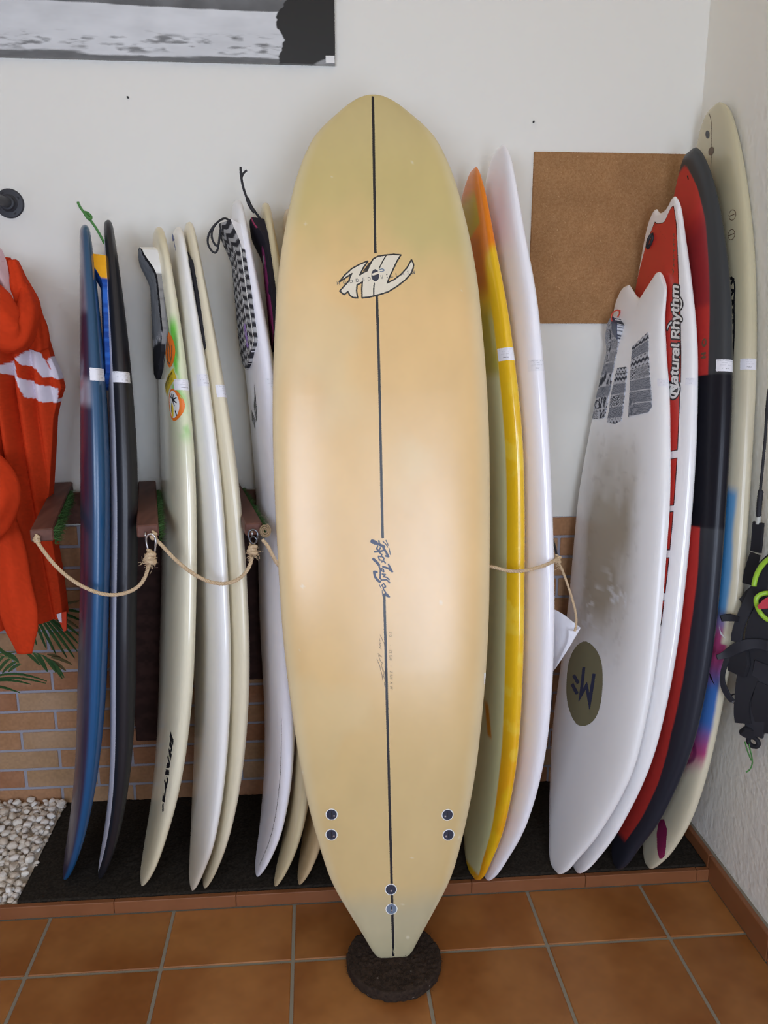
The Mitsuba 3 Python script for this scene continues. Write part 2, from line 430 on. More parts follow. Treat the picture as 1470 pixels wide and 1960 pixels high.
for i, (a, b) in enumerate([((.33, .17, .08), (.395, .21, .11)), ((.35, .20, .10), (.415, .25, .14)), ((.31, .14, .068), (.37, .188, .105)), ((.36, .22, .118), (.41, .26, .155))]):
    mat('brick_clay_%d' % i, mikit.proc(brick_fn(a, b, i + 1)), .8, .2)
obj('mortar', box(LEFT_X, WALL_X, WALL_Y + .003, WALL_Y + .012, 0, .974), 'mortar', 'wall_back')
BH, BPX = .0677, .2315
for k in range(-1, 14):
    z0 = .029 + k * BH
    off = -.837 if k % 2 == 0 else -.949
    for i in range(-4, 10):
        x0, x1 = off + i * BPX, off + (i + 1) * BPX
        if x0 < -1.75 or x0 > WALL_X - .01:
            continue
        j = rng.normal(0, .0011, 4)
        obj('brick', box(x0 + .0045 + j[0], min(x1 - .0045 + j[1], WALL_X - .001), WALL_Y - abs(j[2]) * .6, WALL_Y + .009, max(z0 + .0045, .002), z0 + BH - .0045, .0018),
            'brick_clay_%d' % rng.choice(4, p=[.35, .3, .2, .15]), 'wall_back')


# ------------------------------------------------------------------ the surfboards
VC = {'type': 'mesh_attribute', 'name': 'vertex_color'}
mat('resin_gloss', VC, .16, .5, coat=.5)
mat('resin', VC, .26, .5)
mat('resin_hero', VC, .27, .55)
mat('resin_satin', VC, .38, .45)
mat('foam_skin', VC, .34, .25)
mat('print_vc', VC, .45, .4)
mat('rubber_vc', VC, .8, .3)
mat('cloth_vc', VC, .9, .2)
mat('ink_black', (.012, .012, .014), .35)
mat('ink_navy', (.02, .03, .07), .35)
mat('ink_brown', (.13, .085, .05), .5)
mat('logo_white', (.66, .60, .47), .3)
mat('white_plastic', (.72, .72, .70), .35)
mat('plug_dark', (.025, .03, .05), .3)
mat('plug_blue', (.13, .17, .23), .3)
mat('steel', (.62, .62, .64), .28, metal=1.0)
mat('cord_black', (.015, .015, .018), .7)
mat('cord_green', (.06, .19, .045), .8)
mat('cord_red', (.45, .05, .03), .6)
RUBBER = 'cord_black'


def hull(key, label, paint, m, nt=220, nr=72, E0=None, E1=None):
    b = Board(BOARDS[key], E0, E1)
    P, F, t, v, z, q = b.grid(nt, nr)
    c = np.asarray(paint(b, t, v, z, q, P), float)
    c = np.broadcast_to(c, (len(P), 3))
    k = obj('surfboard', (P, F), m, smooth=True, color=np.clip(c, 0, 1), label=label, cat='surfboard')
    return b, k


def price_label(b, k, s0, s1, q0, q1):
    s0, s1, q0, q1 = min(s0, s1), max(s0, s1), min(q0, q1), max(q0, q1)
    ds, dq = s1 - s0, q1 - q0
    seed = int(abs(s0 * 1e4)) % 97

    def col(s, q):
        a, c = (s1 - s) / ds, (q1 - q) / dq          # reading down, across
        row = np.floor(a * 11)
        f = (a * 11) % 1
        ln = np.where(row == 1, .85, np.where(row == 3, .4, np.where(row == 5, .6, np.where(row == 8, .32, 0))))
        on = (f < .55) & (np.abs(c - .52) < ln / 2) & (fb(c * 26 + seed, row * 3.7, seed, 1, 1) > .42)
        ink = np.where(row == 8, .22, .52)
        return np.where(on[:, None], ink[:, None] * np.array([1, 1, 1.08]), np.array([.74, .74, .78]))
    patch(b.at, sg.box(s0, q0, s1, q1), .0006, 'price_label', 'print_vc', k, .0016, color=col, label='white paper price label')


def speck(P, n, seed, r=(.002, .006)):
    """Small dings: distance field to random points."""
    g = np.random.default_rng(seed)
    idx = g.choice(len(P), n)
    out = np.zeros(len(P))
    for i in idx:
        rr = g.uniform(*r)
        d = np.linalg.norm(P - P[i], axis=1)
        out = np.maximum(out, 1 - sstep(rr * .5, rr, d))
    return out


# --- the big amber board in front
def paint_hero(b, t, v, z, q, P):
    x = v * b.prof(t)[0]
    s = t * b.L
    n1 = fb(x * 5 + 4, s * 3.2, 0, 3)
    n2 = fb(x * 14, s * 9, 2, 5)
    amber, olive, pale, grey = np.array([.67, .445, .195]), np.array([.51, .405, .165]), np.array([.65, .50, .27]), np.array([.40, .365, .235])
    w = sstep(1.62, 1.86, s + (n1 - .5) * .35 + x * .55)
    c = lerp(amber, olive, w)
    c = lerp(c, pale, .55 * sstep(.55, .75, n1) * sstep(1.9, 1.5, s))
    low = sstep(.95, .35, s + (n1 - .5) * .2)
    c = lerp(c, np.array([.50, .385, .18]), .75 * low)
    c = lerp(c, grey, .85 * sstep(.20, .11, s + (n1 - .5) * .09))
    c = lerp(c, np.array([.60, .52, .34]), .6 * sstep(.82, 1.0, np.abs(v)))
    c = lerp(c, np.array([.50, .41, .22]), sstep(1.9, 2.1, s) * .4)
    c = c * (.94 + .12 * n2)[:, None]
    d = speck(P, 26, 3)
    return lerp(c, np.array([.66, .60, .45]), d * .55)


E0h = lambda v: .028 * np.clip((np.abs(v) - .45) / .55, 0, 1) ** 2.4
hero, hk = hull('hero', 'big amber surfboard with black centre stripe and six fin plugs, in front', paint_hero, 'resin_hero', 640, 220, E0=E0h)
F = hero.face
XC = -.0028
sgx = lambda s: np.interp(s, [.004, .59, 1.13, 1.45, 1.76, 2.13], [.0005, -.0027, -.0040, -.0030, -.0052, -.0010])


def stripe(s0, s1, w=.0060):
    s = np.linspace(s0, s1, 60)
    return sg.Polygon(np.r_[np.c_[s, sgx(s) - w / 2], np.c_[s, sgx(s) + w / 2][::-1]])


for s0, s1 in ((.006, .1215), (.150, .1735), (.203, .925), (1.058, 1.652), (1.740, 2.1318)):
    patch(F, stripe(s0, s1), .0004, 'stringer', 'ink_black', hk, .02, label='black centre stripe')
for i, (s, x) in enumerate([(.3858, -.1436), (.3340, -.1454), (.3736, .1400), (.3218, .1418), (.1878, -.0027), (.1360, -.0022)]):
    c = sg.Point(s, x)
    pk = patch(F, c.buffer(.0148, quad_segs=10), .0006, 'fin_plug', 'white_plastic', hk, .006, label='round fin plug with white rim')
    patch(F, c.buffer(.0127, quad_segs=10), .0010, 'plug_insert', 'plug_blue' if i == 5 else 'plug_dark', pk, .006)
    patch(F, sg.box(s - .008, x - .0008, s + .008, x + .0008), .0013, 'slot', 'ink_black', pk, .006)
    patch(F, sg.Point(s - .003, x + (.006 if x < -.05 else -.006 if x > .05 else .001)).buffer(.0022), .0016, 'grub_screw', 'steel', pk, .006)
# logo (traced in its own frame: 1 unit = the photo crop's pixel; mapped to metres)
SC = 1.265e-3 / 5.654


def logo_xy(pts):
    return [(1.6832 - (y - 622) * SC * .985, -.0045 + (x - 678) * SC) for x, y in pts]


outer = [(285, 668), (345, 597), (420, 530), (500, 487), (590, 450), (545, 515), (500, 600), (550, 572), (583, 556), (610, 500), (650, 428), (700, 400), (790, 387), (870, 380), (945, 388), (905, 450), (870, 520), (835, 590), (808, 650),
         (792, 692), (870, 655), (945, 600), (1010, 530), (1060, 443), (1080, 490), (1075, 530), (1050, 590), (990, 655), (900, 725), (800, 785), (700, 815), (600, 838), (523, 846), (522, 760), (530, 673), (500, 690), (470, 705), (462, 770), (472, 846),
         (430, 842), (395, 820), (372, 775), (330, 808), (287, 770), (340, 712), (385, 665), (400, 620), (420, 582), (350, 625)]
lp = sg.Polygon(logo_xy(outer)).buffer(0)
patch(F, lp.buffer(9.5 * SC), .0005, 'logo', 'ink_black', hk, .01, label='white lettered logo with black outline')
patch(F, lp.buffer(-6 * SC), .0009, 'logo_face', 'logo_white', hk + '__logo', .01)
gap = sg.Polygon(logo_xy([(598, 470), (645, 437), (580, 552), (528, 568)]))
patch(F, gap.buffer(-3 * SC), .0011, 'logo_gap', 'ink_black', hk + '__logo', .01)
dv = [stroke(logo_xy([(790, 390), (750, 455), (712, 530)]), 12 * SC), stroke(logo_xy([(655, 690), (648, 750), (646, 828)]), 14 * SC)]
patch(F, shapely.union_all(dv), .0012, 'logo_line', 'ink_black', hk + '__logo', .01)
emb = affinity.scale(sg.Point(*logo_xy([(668, 605)])[0]).buffer(1.0), 64 * SC, 42 * SC)
patch(F, emb, .0013, 'emblem', 'plug_dark', hk + '__logo', .006)
patch(F, sg.Polygon(logo_xy([(628, 590), (712, 560), (708, 590), (640, 610)])), .0016, 'emblem_band', 'logo_white', hk + '__logo', .006)
patch(F, stroke(logo_xy([(715, 545), (745, 535), (768, 550), (745, 567), (722, 565)]), 10 * SC), .0015, 'emblem_loop', 'plug_blue', hk + '__logo', .006)
mat('ink_grey', (.11, .10, .09), .5)
word = []
for ch, x, y in zip('HOODEDVILLAIN', [272, 340, 408, 474, 540, 602, 738, 793, 845, 900, 962, 1018, 1075], [686, 678, 668, 658, 650, 640, 625, 616, 610, 602, 592, 582, 578]):
    g = letters(ch, 36 * SC)
    cx = g.bounds
    g = affinity.translate(g, -(cx[0] + cx[2]) / 2, -(cx[1] + cx[3]) / 2)
    g = affinity.rotate(g, 8, origin=(0, 0))
    s0, x0 = logo_xy([(x, y)])[0]
    word.append(affinity.affine_transform(g, [0, 1, 1, 0, s0, x0]))
patch(F, shapely.union_all(word), .0019, 'small_lettering', 'ink_grey', hk + '__logo', .004)
# painted name below the middle, reading down the stringer
SS = 1.262e-3 / 5.445


def sig_xy(pts):
    return [(.9827 - (y - 490) * SS * .965, -.0027 + (x - 517) * SS) for x, y in pts]


strokes = [([(403, 185), (440, 203)], 34), ([(430, 200), (480, 222), (525, 245)], 20), ([(470, 180), (486, 235)], 12), ([(515, 190), (548, 225), (560, 250)], 8), ([(545, 178), (567, 232)], 7), ([(575, 262), (587, 332)], 7),
           ([(458, 238), (446, 268), (470, 288), (484, 256)], 12), ([(425, 298), (470, 296), (520, 285)], 14), ([(508, 240), (540, 300), (568, 352), (540, 345)], 17), ([(468, 300), (500, 330), (486, 352), (462, 345), (470, 385), (492, 390)], 11),
           ([(498, 350), (522, 372), (508, 392)], 11), ([(495, 408), (520, 402), (532, 420)], 12), ([(410, 375), (440, 405), (466, 440)], 22), ([(462, 430), (480, 500), (474, 585)], 13), ([(508, 460), (560, 478), (598, 512)], 17),
           ([(567, 440), (584, 480), (602, 516)], 16), ([(490, 478), (512, 490), (515, 515), (495, 505), (490, 478)], 10), ([(498, 538), (530, 545), (510, 568), (542, 575), (568, 600)], 11), ([(440, 516), (414, 512), (420, 560), (446, 600), (470, 622)], 20),
           ([(470, 622), (490, 604), (480, 585)], 11), ([(500, 602), (540, 600), (572, 632)], 12), ([(510, 640), (492, 660), (508, 690), (532, 676), (510, 640)], 10), ([(505, 700), (528, 735), (522, 762), (545, 782)], 11), ([(538, 755), (562, 785)], 18),
           ([(465, 655), (486, 692)], 6), ([(493, 715), (499, 778)], 6)]
patch(F, shapely.union_all([stroke(sig_xy(p), w * 1.25 * SS) for p, w in strokes]), .0005, 'signature', 'ink_navy', hk, .008, label='dark blue brush lettering along the stripe')
# pencil notes: shaper's numbers and a scribbled name
notes = []
for txt, y in (("7'0", 1190), ('.', 1312), ('21 5/8', 1415), ('.', 1535), ('2 5/8', 1635), ('A', 1718), ('W', 1770)):
    g = letters(txt, 26 * SS)
    cx = g.bounds
    g = affinity.translate(g, -(cx[0] + cx[2]) / 2, -(cx[1] + cx[3]) / 2)
    s0, x0 = sig_xy([(566, y)])[0]
    notes.append(affinity.affine_transform(g, [-1, -.15, 0, 1, s0, x0]))
patch(F, shapely.union_all(notes), .0005, 'lettering', 'ink_brown', hk, .004, label='pencilled board dimensions')
scr = [[(460, 1192), (485, 1250), (505, 1300), (512, 1350)], [(452, 1235), (458, 1262)], [(448, 1275), (466, 1280), (450, 1300), (468, 1310), (452, 1330), (470, 1345)], [(435, 1395), (470, 1430), (440, 1415), (455, 1470), (480, 1500), (465, 1520), (475, 1555)],
       [(422, 1455), (450, 1530), (470, 1620), (478, 1685), (484, 1610), (478, 1560), (495, 1600), (490, 1650), (502, 1690), (492, 1720), (500, 1758)]]
patch(F, shapely.union_all([stroke(sig_xy(p), 5 * SS) for p in scr]), .0005, 'lettering', 'ink_brown', hk, .006)
patch(F, sg.box(.693, .2362, .7208, .2412), .0006, 'price_label', 'white_plastic', hk, .004)


# --- left group
def paint_blue(b, t, v, z, q, P):
    rail = sstep(.016, .003, q)
    far = sstep(.62, .7, q)
    n = fb(t * 9, q * 12, 1, 4)
    deck = lerp(np.array([.030, .022, .050]), np.array([.032, .036, .07]), sstep(.35, .65, n))
    deck = lerp(deck, np.array([.26, .26, .32]), sstep(.865, .88, t) * .5 + sstep(.74, .755, t) * (1 - sstep(.775, .79, t)) * .9)
    r = lerp(np.array([.012, .075, .19]), np.array([.022, .07, .14]), sstep(.45, .9, t))
    return lerp(deck, r, np.maximum(rail, far))


b, k = hull('blue', 'dark blue surfboard with purplish deck, standing nearest the orange poncho', paint_blue, 'resin', 420, 170)
price_label(b, k, 1.400, 1.430, -.076, .0105)


def paint_black(b, t, v, z, q, P):
    return lerp(np.array([.68, .66, .72]), np.array([.014, .014, .018]), sstep(.031, .027, q))


b, k = hull('black', 'black surfboard with white deck and blue tail pad, standing beside the dark blue board', paint_black, 'resin_satin', 420, 220)
price_label(b, k, 1.386, 1.413, -.046, .030)


def pad(b, k, poly, col, m='rubber_vc', lift=.007, kick=None, edge=.006, label=None, wall=None):
    h = None
    if kick:
        s0, s1, hk_ = kick
        h = lambda s, q: hk_ * sstep(s0, s1, s) ** 1.3
    return patch(b.at, poly, lift, 'traction_pad', m, k, edge, color=col, height=h, label=label, wall=wall)


def blue_pad(s, q):
    n = fb(s * 120, q * 60, 1, 3, 2)
    return lerp(np.array([.012, .06, .30]), np.array([.03, .14, .52]), sstep(.35, .65, n))


wedge = lambda rgb, s0, base: (lambda s, q: np.where(((s > s0) & (q < .12))[:, None], np.array(rgb), base(s, q)))
pad(b, k, sg.Polygon([(1.716, .15), (1.714, .07), (1.709, .032), (1.68, .030), (1.645, .031), (1.60, .040), (1.41, .052), (1.385, .10), (1.37, .18), (1.40, .30), (1.58, .33), (1.70, .25)]), blue_pad, kick=(1.622, 1.70, .028), lift=.011, label='blue tail pad with yellow kick', wall=wedge([.85, .40, .015], 1.645, blue_pad))
p0, _ = b.at(np.array([1.745]), np.array([.05]))
p0 = p0[0]
obj('leash_string', tube(spline([p0, p0 + [-.012, -.01, .03], p0 + [-.035, -.01, .065], p0 + [-.05, -.01, .085], p0 + [-.056, -.01, .10]], 30), .0032, 7), 'cord_green', k, smooth=True, label='green leash string')
obj('leash_string', tube(spline([p0 + [-.03, -.013, .058], p0 + [-.036, -.018, .066], p0 + [-.04, -.012, .074], p0 + [-.032, -.006, .07], p0 + [-.03, -.013, .058]], 24), .0042, 7), 'cord_green', k, smooth=True)
pf, _ = b.at(np.array([.62, .56]), np.array([.08, .08]))
fin = trimesh.convex.convex_hull(np.array([pf[0], pf[0] + [-.004, 0, .0], pf[1], pf[1] + [-.004, 0, 0], pf[1] + [-.016, -.01, .045], pf[1] + [-.013, -.01, .05]]))


def paint_green(b, t, v, z, q, P):
    s = t * b.L
    n = fb(s * 20, q * 30, 1, 6)
    c = lerp(np.array([.70, .66, .50]), np.array([.60, .53, .35]), sstep(.9, 1.0, t) + sstep(.2, .05, t) * .7)
    g = sstep(.035, .012, np.abs(q - .030 - .02 * np.sin(s * 9)) + (n - .5) * .012) * sstep(1.22, 1.30, s) * sstep(1.56, 1.50, s)
    g2 = sstep(.018, .004, np.abs(q - .016 - (1.46 - s) * .06)) * sstep(1.40, 1.46, s) * sstep(1.57, 1.52, s)
    halo = sstep(.11, .02, np.abs(q - .03)) * sstep(1.12, 1.3, s) * sstep(1.64, 1.48, s)
    c = lerp(c, np.array([.50, .62, .36]), halo * .45)
    c = lerp(c, np.array([.14, .50, .06]), np.clip(g * .8 * sstep(.35, .6, n) + g2, 0, 1))
    d = sstep(.007, .002, np.abs(q - .008 - (1.48 - s) * .02)) * sstep(1.43, 1.46, s) * sstep(1.53, 1.49, s) * .5
    return lerp(c, np.array([.05, .08, .04]), d)


b, k = hull('green', 'cream surfboard with grey tail pad, orange stickers and green spray paint', paint_green, 'resin_gloss', 440, 190)
price_label(b, k, 1.3684, 1.396, -.042, .0335)


def grey_pad(s, q):
    n = fb(s * 60, q * 60, 1, 5, 2)
    c = lerp(np.array([.13, .14, .15]), np.array([.21, .22, .235]), n)
    edge_ = (q < .060 + .004 * np.sin(s * 420)) | (s < 1.50) | (s > 1.752) | (q > .30)
    c = np.where(edge_[:, None], np.array([.014, .014, .018]), c)
    return np.where(((np.abs(s - 1.508) < .010) & (fb(s * 90, q * 90, 0, 2, 2) > .5))[:, None], np.array([.45, .45, .47]), c)


def grey_wall(s, q):
    c = np.where((np.sin(s * 260 + q * 300) > .86)[:, None], np.array([.17, .165, .16]), np.array([.24, .235, .225]))
    c = np.where((s < 1.49)[:, None], np.array([.016, .016, .02]), c)
    return np.where(((s > 1.668) & (q < .12))[:, None], np.array([.72, .72, .70]), c)


pk = pad(b, k, sg.Polygon([(1.757, .14), (1.752, .08), (1.735, .043), (1.69, .038), (1.62, .040), (1.52, .045), (1.47, .09), (1.43, .16), (1.41, .25), (1.43, .32), (1.55, .36), (1.66, .31), (1.74, .22)]), grey_pad, kick=(1.65, 1.735, .027), lift=.012, label='grey and black tail pad', wall=grey_wall)
patch(lambda s, q: (lambda P, N: (P + N * .0012, N))(*b.at(s, q)), sg.Polygon([(1.63, .0385), (1.52, .030), (1.475, .075), (1.42, .165), (1.47, .10), (1.52, .046), (1.63, .0415)]), .0008, 'pad_print', mat('rubber_grey', (.24, .235, .225), .8), pk, .01)


def ell(s, q, a, c, ang=0):
    return affinity.translate(affinity.rotate(affinity.scale(sg.Point(0, 0).buffer(1, quad_segs=12), a, c), ang, origin=(0, 0)), s, q)


mat('sticker_orange', (.72, .17, .02), .4)
mat('sticker_yellow', (.62, .46, .03), .4)
st = patch(b.at, ell(1.4735, .052, .047, .040), .0006, 'sticker', 'sticker_orange', k, .008, label='orange oval sticker with black flame mark')
patch(b.at, shapely.union_all([stroke([(1.445, .075), (1.435, .05), (1.455, .03), (1.48, .024)], .004), stroke([(1.446, .07), (1.47, .056), (1.50, .052)], .006), stroke([(1.45, .045), (1.475, .038), (1.488, .045)], .004)]), .0011, 'sticker_print', 'ink_brown', st, .006)
st = patch(b.at, sg.Polygon([(1.4226, .029), (1.3973, .0175), (1.357, .122), (1.386, .152)]), .0006, 'sticker', 'sticker_yellow', k, .008, label='yellow sticker with black lettering')
lt = []
for i in range(7):
    s0, q0 = 1.4105 - i * .0045, .036 + i * .0155
    lt += [stroke([(s0 + .006, q0), (s0 - .006, q0 + .004)], .003), stroke([(s0 + .004, q0 + .004), (s0 - .002, q0 + .010)], .0025)]
    lt += [stroke([(s0 - .010, q0 + .006), (s0 - .016, q0 + .008)], .003)]
patch(b.at, shapely.union_all(lt), .0011, 'sticker_print', 'ink_black', st, .006)
st = patch(b.at, ell(1.3323, .047, .0405, .046), .0006, 'sticker', 'sticker_orange', k, .008, label='round orange and white sticker with palm tree')
patch(b.at, ell(1.3335, .049, .0345, .034), .0010, 'sticker_print', 'white_plastic', st, .008)
patch(b.at, ell(1.319, .058, .018, .010), .0013, 'sticker_print', 'sticker_yellow', st, .006)
palm = [stroke([(1.315, .066), (1.333, .058), (1.345, .047)], .003)] + [stroke([(1.345, .047), (1.345 + a, .047 + c)], .0032) for a, c in ((.012, -.006), (.004, -.022), (-.008, -.02), (-.015, -.008), (.014, .008), (.01, .02))] + [stroke([(1.306, .03), (1.316, .036)], .004)]
patch(b.at, shapely.union_all(palm), .0016, 'sticker_print', 'ink_black', st, .005)
# slanted black lettering low on the rail
G = [[(0.4861, 0.0586), (0.4717, 0.0346), (0.4573, 0.0326), (0.4717, 0.0627)], [(0.4681, 0.0566), (0.4537, 0.0406), (0.4465, 0.0366), (0.4357, 0.0386), (0.4357, 0.0446), (0.4465, 0.0426), (0.4465, 0.0586)], [(0.4393, 0.0607), (0.4285, 0.0346), (0.4104, 0.0386), (0.4321, 0.0586)], [(0.4212, 0.0607), (0.4032, 0.0406), (0.3924, 0.0386), (0.3888, 0.0426), (0.3816, 0.0627), (0.396, 0.0607), (0.3996, 0.0486), (0.396, 0.0446), (0.4032, 0.0466), (0.4104, 0.0647)], [(0.3744, 0.0627), (0.3816, 0.0386), (0.3708, 0.0346), (0.36, 0.0647)], [(0.36, 0.0486), (0.3563, 0.0346), (0.3311, 0.0366), (0.3239, 0.0426), (0.3419, 0.0647), (0.3455, 0.0586), (0.3383, 0.0446), (0.3491, 0.0426)], [(0.3059, 0.0566), (0.2987, 0.0426), (0.3239, 0.0446), (0.3275, 0.0386), (0.2878, 0.0326), (0.2842, 0.0486)], [(0.277, 0.0426), (0.2806, 0.0366), (0.2626, 0.0266), (0.259, 0.0326)]]
patch(b.at, shapely.union_all([sg.Polygon(g).buffer(.0012) for g in G]), .0005, 'lettering', 'ink_black', k, .008, label='slanted black lettering')

WHITE = np.array([.78, .775, .75])
b, k = hull('white', 'glossy white surfboard with small blue mark near its tail', lambda b, t, v, z, q, P: lerp(WHITE, np.array([.56, .50, .38]), sstep(.16, .02, t) * .8 + sstep(.05, .25, q) * .25 + sstep(.95, 1, t) * .4), 'resin_gloss', 220, 90)
price_label(b, k, 1.3705, 1.4005, -.0336, .0256)
patch(b.at, shapely.union_all([stroke([(1.797, .062), (1.74, .057)], .004), ell(1.785, .066, .010, .012), stroke([(1.772, .05), (1.778, .078)], .005)]), .0006, 'lettering', mat('ink_blue', (.03, .06, .30), .4), k, .006, label='small blue mark')

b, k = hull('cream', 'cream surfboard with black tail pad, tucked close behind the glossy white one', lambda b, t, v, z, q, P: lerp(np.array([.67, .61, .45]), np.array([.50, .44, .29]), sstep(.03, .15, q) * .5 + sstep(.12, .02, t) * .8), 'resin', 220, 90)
price_label(b, k, 1.3425, 1.3735, -.0366, .0135)
pad(b, k, sg.Polygon([(1.735, .06), (1.70, .022), (1.60, .022), (1.47, .03), (1.45, .12), (1.47, .24), (1.60, .33), (1.70, .24), (1.735, .14)]), lambda s, q: np.broadcast_to([.014, .014, .018], (len(s), 3)), kick=(1.66, 1.73, .02), label='black tail pad')

b, k = hull('zebra', 'white surfboard with black and grey zebra striped tail pad', lambda b, t, v, z, q, P: lerp(np.array([.78, .77, .82]), np.array([.70, .70, .70]), sstep(.9, .97, t)), 'resin', 260, 110)
price_label(b, k, 1.3603, 1.388, -.022, .0165)


def zebra(s, q):
    ph = s * 268 + np.abs((((q - .0255) / .066) % 1) - .5) * 6.0
    c = np.where((np.sin(ph) > -.15)[:, None], np.array([.022, .022, .028]), np.array([.36, .36, .36]))
    edge_ = np.minimum(np.abs(q - .125), np.abs(q - .058)) < .0022
    c = np.where((edge_ & (s < 1.735))[:, None], np.array([.72, .72, .74]), c)
    pur = (np.abs(s - 1.503) < .030) & (np.abs(q - .092) < .016) & ~((np.abs(s - 1.51) < .006) & (np.abs(q - .092) < .006)) & ~((np.abs(s - 1.488) < .005) & (np.abs(q - .092) < .006))
    return np.where(pur[:, None], np.array([.27, .16, .45]), c)


pk = pad(b, k, sg.Polygon([(1.818, .13), (1.80, .055), (1.785, .010), (1.74, .010), (1.62, .012), (1.483, .022), (1.470, .034), (1.437, .10), (1.425, .20), (1.45, .30), (1.6, .37), (1.75, .29), (1.81, .20)]), zebra, kick=(1.70, 1.80, .026), lift=.009, edge=.0045, label='black and grey zebra striped tail pad', wall=wedge([.74, .74, .76], 1.715, zebra))
patch(lambda s, q: (lambda P, N: (P + N * .0092, N))(*b.at(s, q)), sg.Polygon([(1.74, .0105), (1.483, .0225), (1.468, .034), (1.472, .0375), (1.486, .0265), (1.74, .0145)]), .0012, 'pad_edge', 'white_plastic', pk, .01)
p0 = b.at(np.array([1.80]), np.array([.10]))[0][0] + np.array([-.012, 0, -.012])
for da, db in ((-.05, -.028), (-.062, -.045)):
    obj('leash_string', tube(spline([p0 + [.004, 0, .0], p0 + [-.010, -.02, .030], p0 + [-.026, -.03, .020], p0 + [da * .8, -.035, db], p0 + [da * .62, -.035, db - .012], p0 + [-.022, -.03, -.012], p0 + [-.012, -.02, .018], p0 + [0, 0, .012]], 50), .0028, 7), 'cord_black', k, smooth=True, label='black leash string')
A1 = sg.Polygon([(1.3818, .1248), (1.352, .125), (1.2961, .1469), (1.2775, .187), (1.3259, .197), (1.3483, .150)])
A2 = sg.Polygon([(1.3185, .277), (1.2961, .215), (1.2626, .225), (1.2887, .291)])
slots = shapely.union_all([stroke([(1.335 - .016 * i, .142 + .010 * i), (1.318 - .016 * i, .178 + .010 * i)], .0045) for i in range(5)] + [stroke([(1.30 - .012 * i, .225 + .01 * i), (1.282 - .008 * i, .262 + .006 * i)], .004) for i in range(3)])
for g in (A1, A2):
    patch(b.at, g.difference(slots), .0006, 'lettering', 'ink_black', k, .008, label='black lettering on the deck')
ln = np.linspace(.05, .52, 40)
patch(b.at, sg.LineString(np.c_[ln, .030 + 0 * ln]).buffer(.0009), .0005, 'pinline', 'ink_grey', k, .02)

CREAM2 = np.array([.57, .49, .30])
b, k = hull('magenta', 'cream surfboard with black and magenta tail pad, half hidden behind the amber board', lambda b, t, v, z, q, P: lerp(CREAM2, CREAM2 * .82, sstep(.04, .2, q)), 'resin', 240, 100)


def mag_pad(s, q):
    n = fb(s * 26, q * 26, 1, 8)
    c = np.broadcast_to([.013, .011, .017], (len(s), 3))
    c = np.where(((s < 1.745 - .1 * q) & (q > .034) & (n > .30))[:, None], np.array([.20, .022, .10]), c)
    c = np.where(((np.abs(s - 1.705 - .06 * q) < .010) & (q > .05))[:, None], np.array([.30, .29, .29]), c)
    return np.where(((s > 1.78) & (s < 1.815) & (q < .020))[:, None], np.array([.55, .06, .16]), c)


pad(b, k, sg.Polygon([(1.83, .13), (1.825, .07), (1.815, .02), (1.77, .012), (1.62, .014), (1.50, .05), (1.47, .13), (1.49, .24), (1.62, .36), (1.75, .33), (1.82, .22)]), mag_pad, kick=(1.72, 1.81, .024), lift=.010, edge=.005, label='black and magenta tail pad', wall=lambda s, q: np.broadcast_to([.013, .011, .017], (len(s), 3)))
p0 = b.at(np.array([1.825]), np.array([.07]))[0][0]
obj('leash_string', tube(spline([p0 + [.004, 0, -.01], p0 + [-.012, -.01, .015], p0 + [-.032, -.02, .045], p0 + [-.046, -.03, .085], p0 + [-.050, -.03, .13]], 40), .0032, 7), 'cord_black', k, smooth=True, label='black leash string')
obj('leash_string', tube(spline([p0 + [-.048, -.03, .105], p0 + [-.040, -.03, .118], p0 + [-.034, -.03, .122]], 12), .0028, 7), 'cord_black', k, smooth=True)
obj('leash_string', tube(spline([p0 + [-.018, -.018, .02], p0 + [-.028, -.02, .034], p0 + [-.036, -.022, .055]], 12), .0052, 7), 'cord_black', k, smooth=True)

b, k = hull('tan', 'tan surfboard mostly hidden behind the amber board, its nose tip showing beside the amber tail', lambda b, t, v, z, q, P: lerp(np.array([.55, .42, .24]), np.array([.44, .33, .18]), sstep(.04, .2, q)), 'resin', 200, 80)


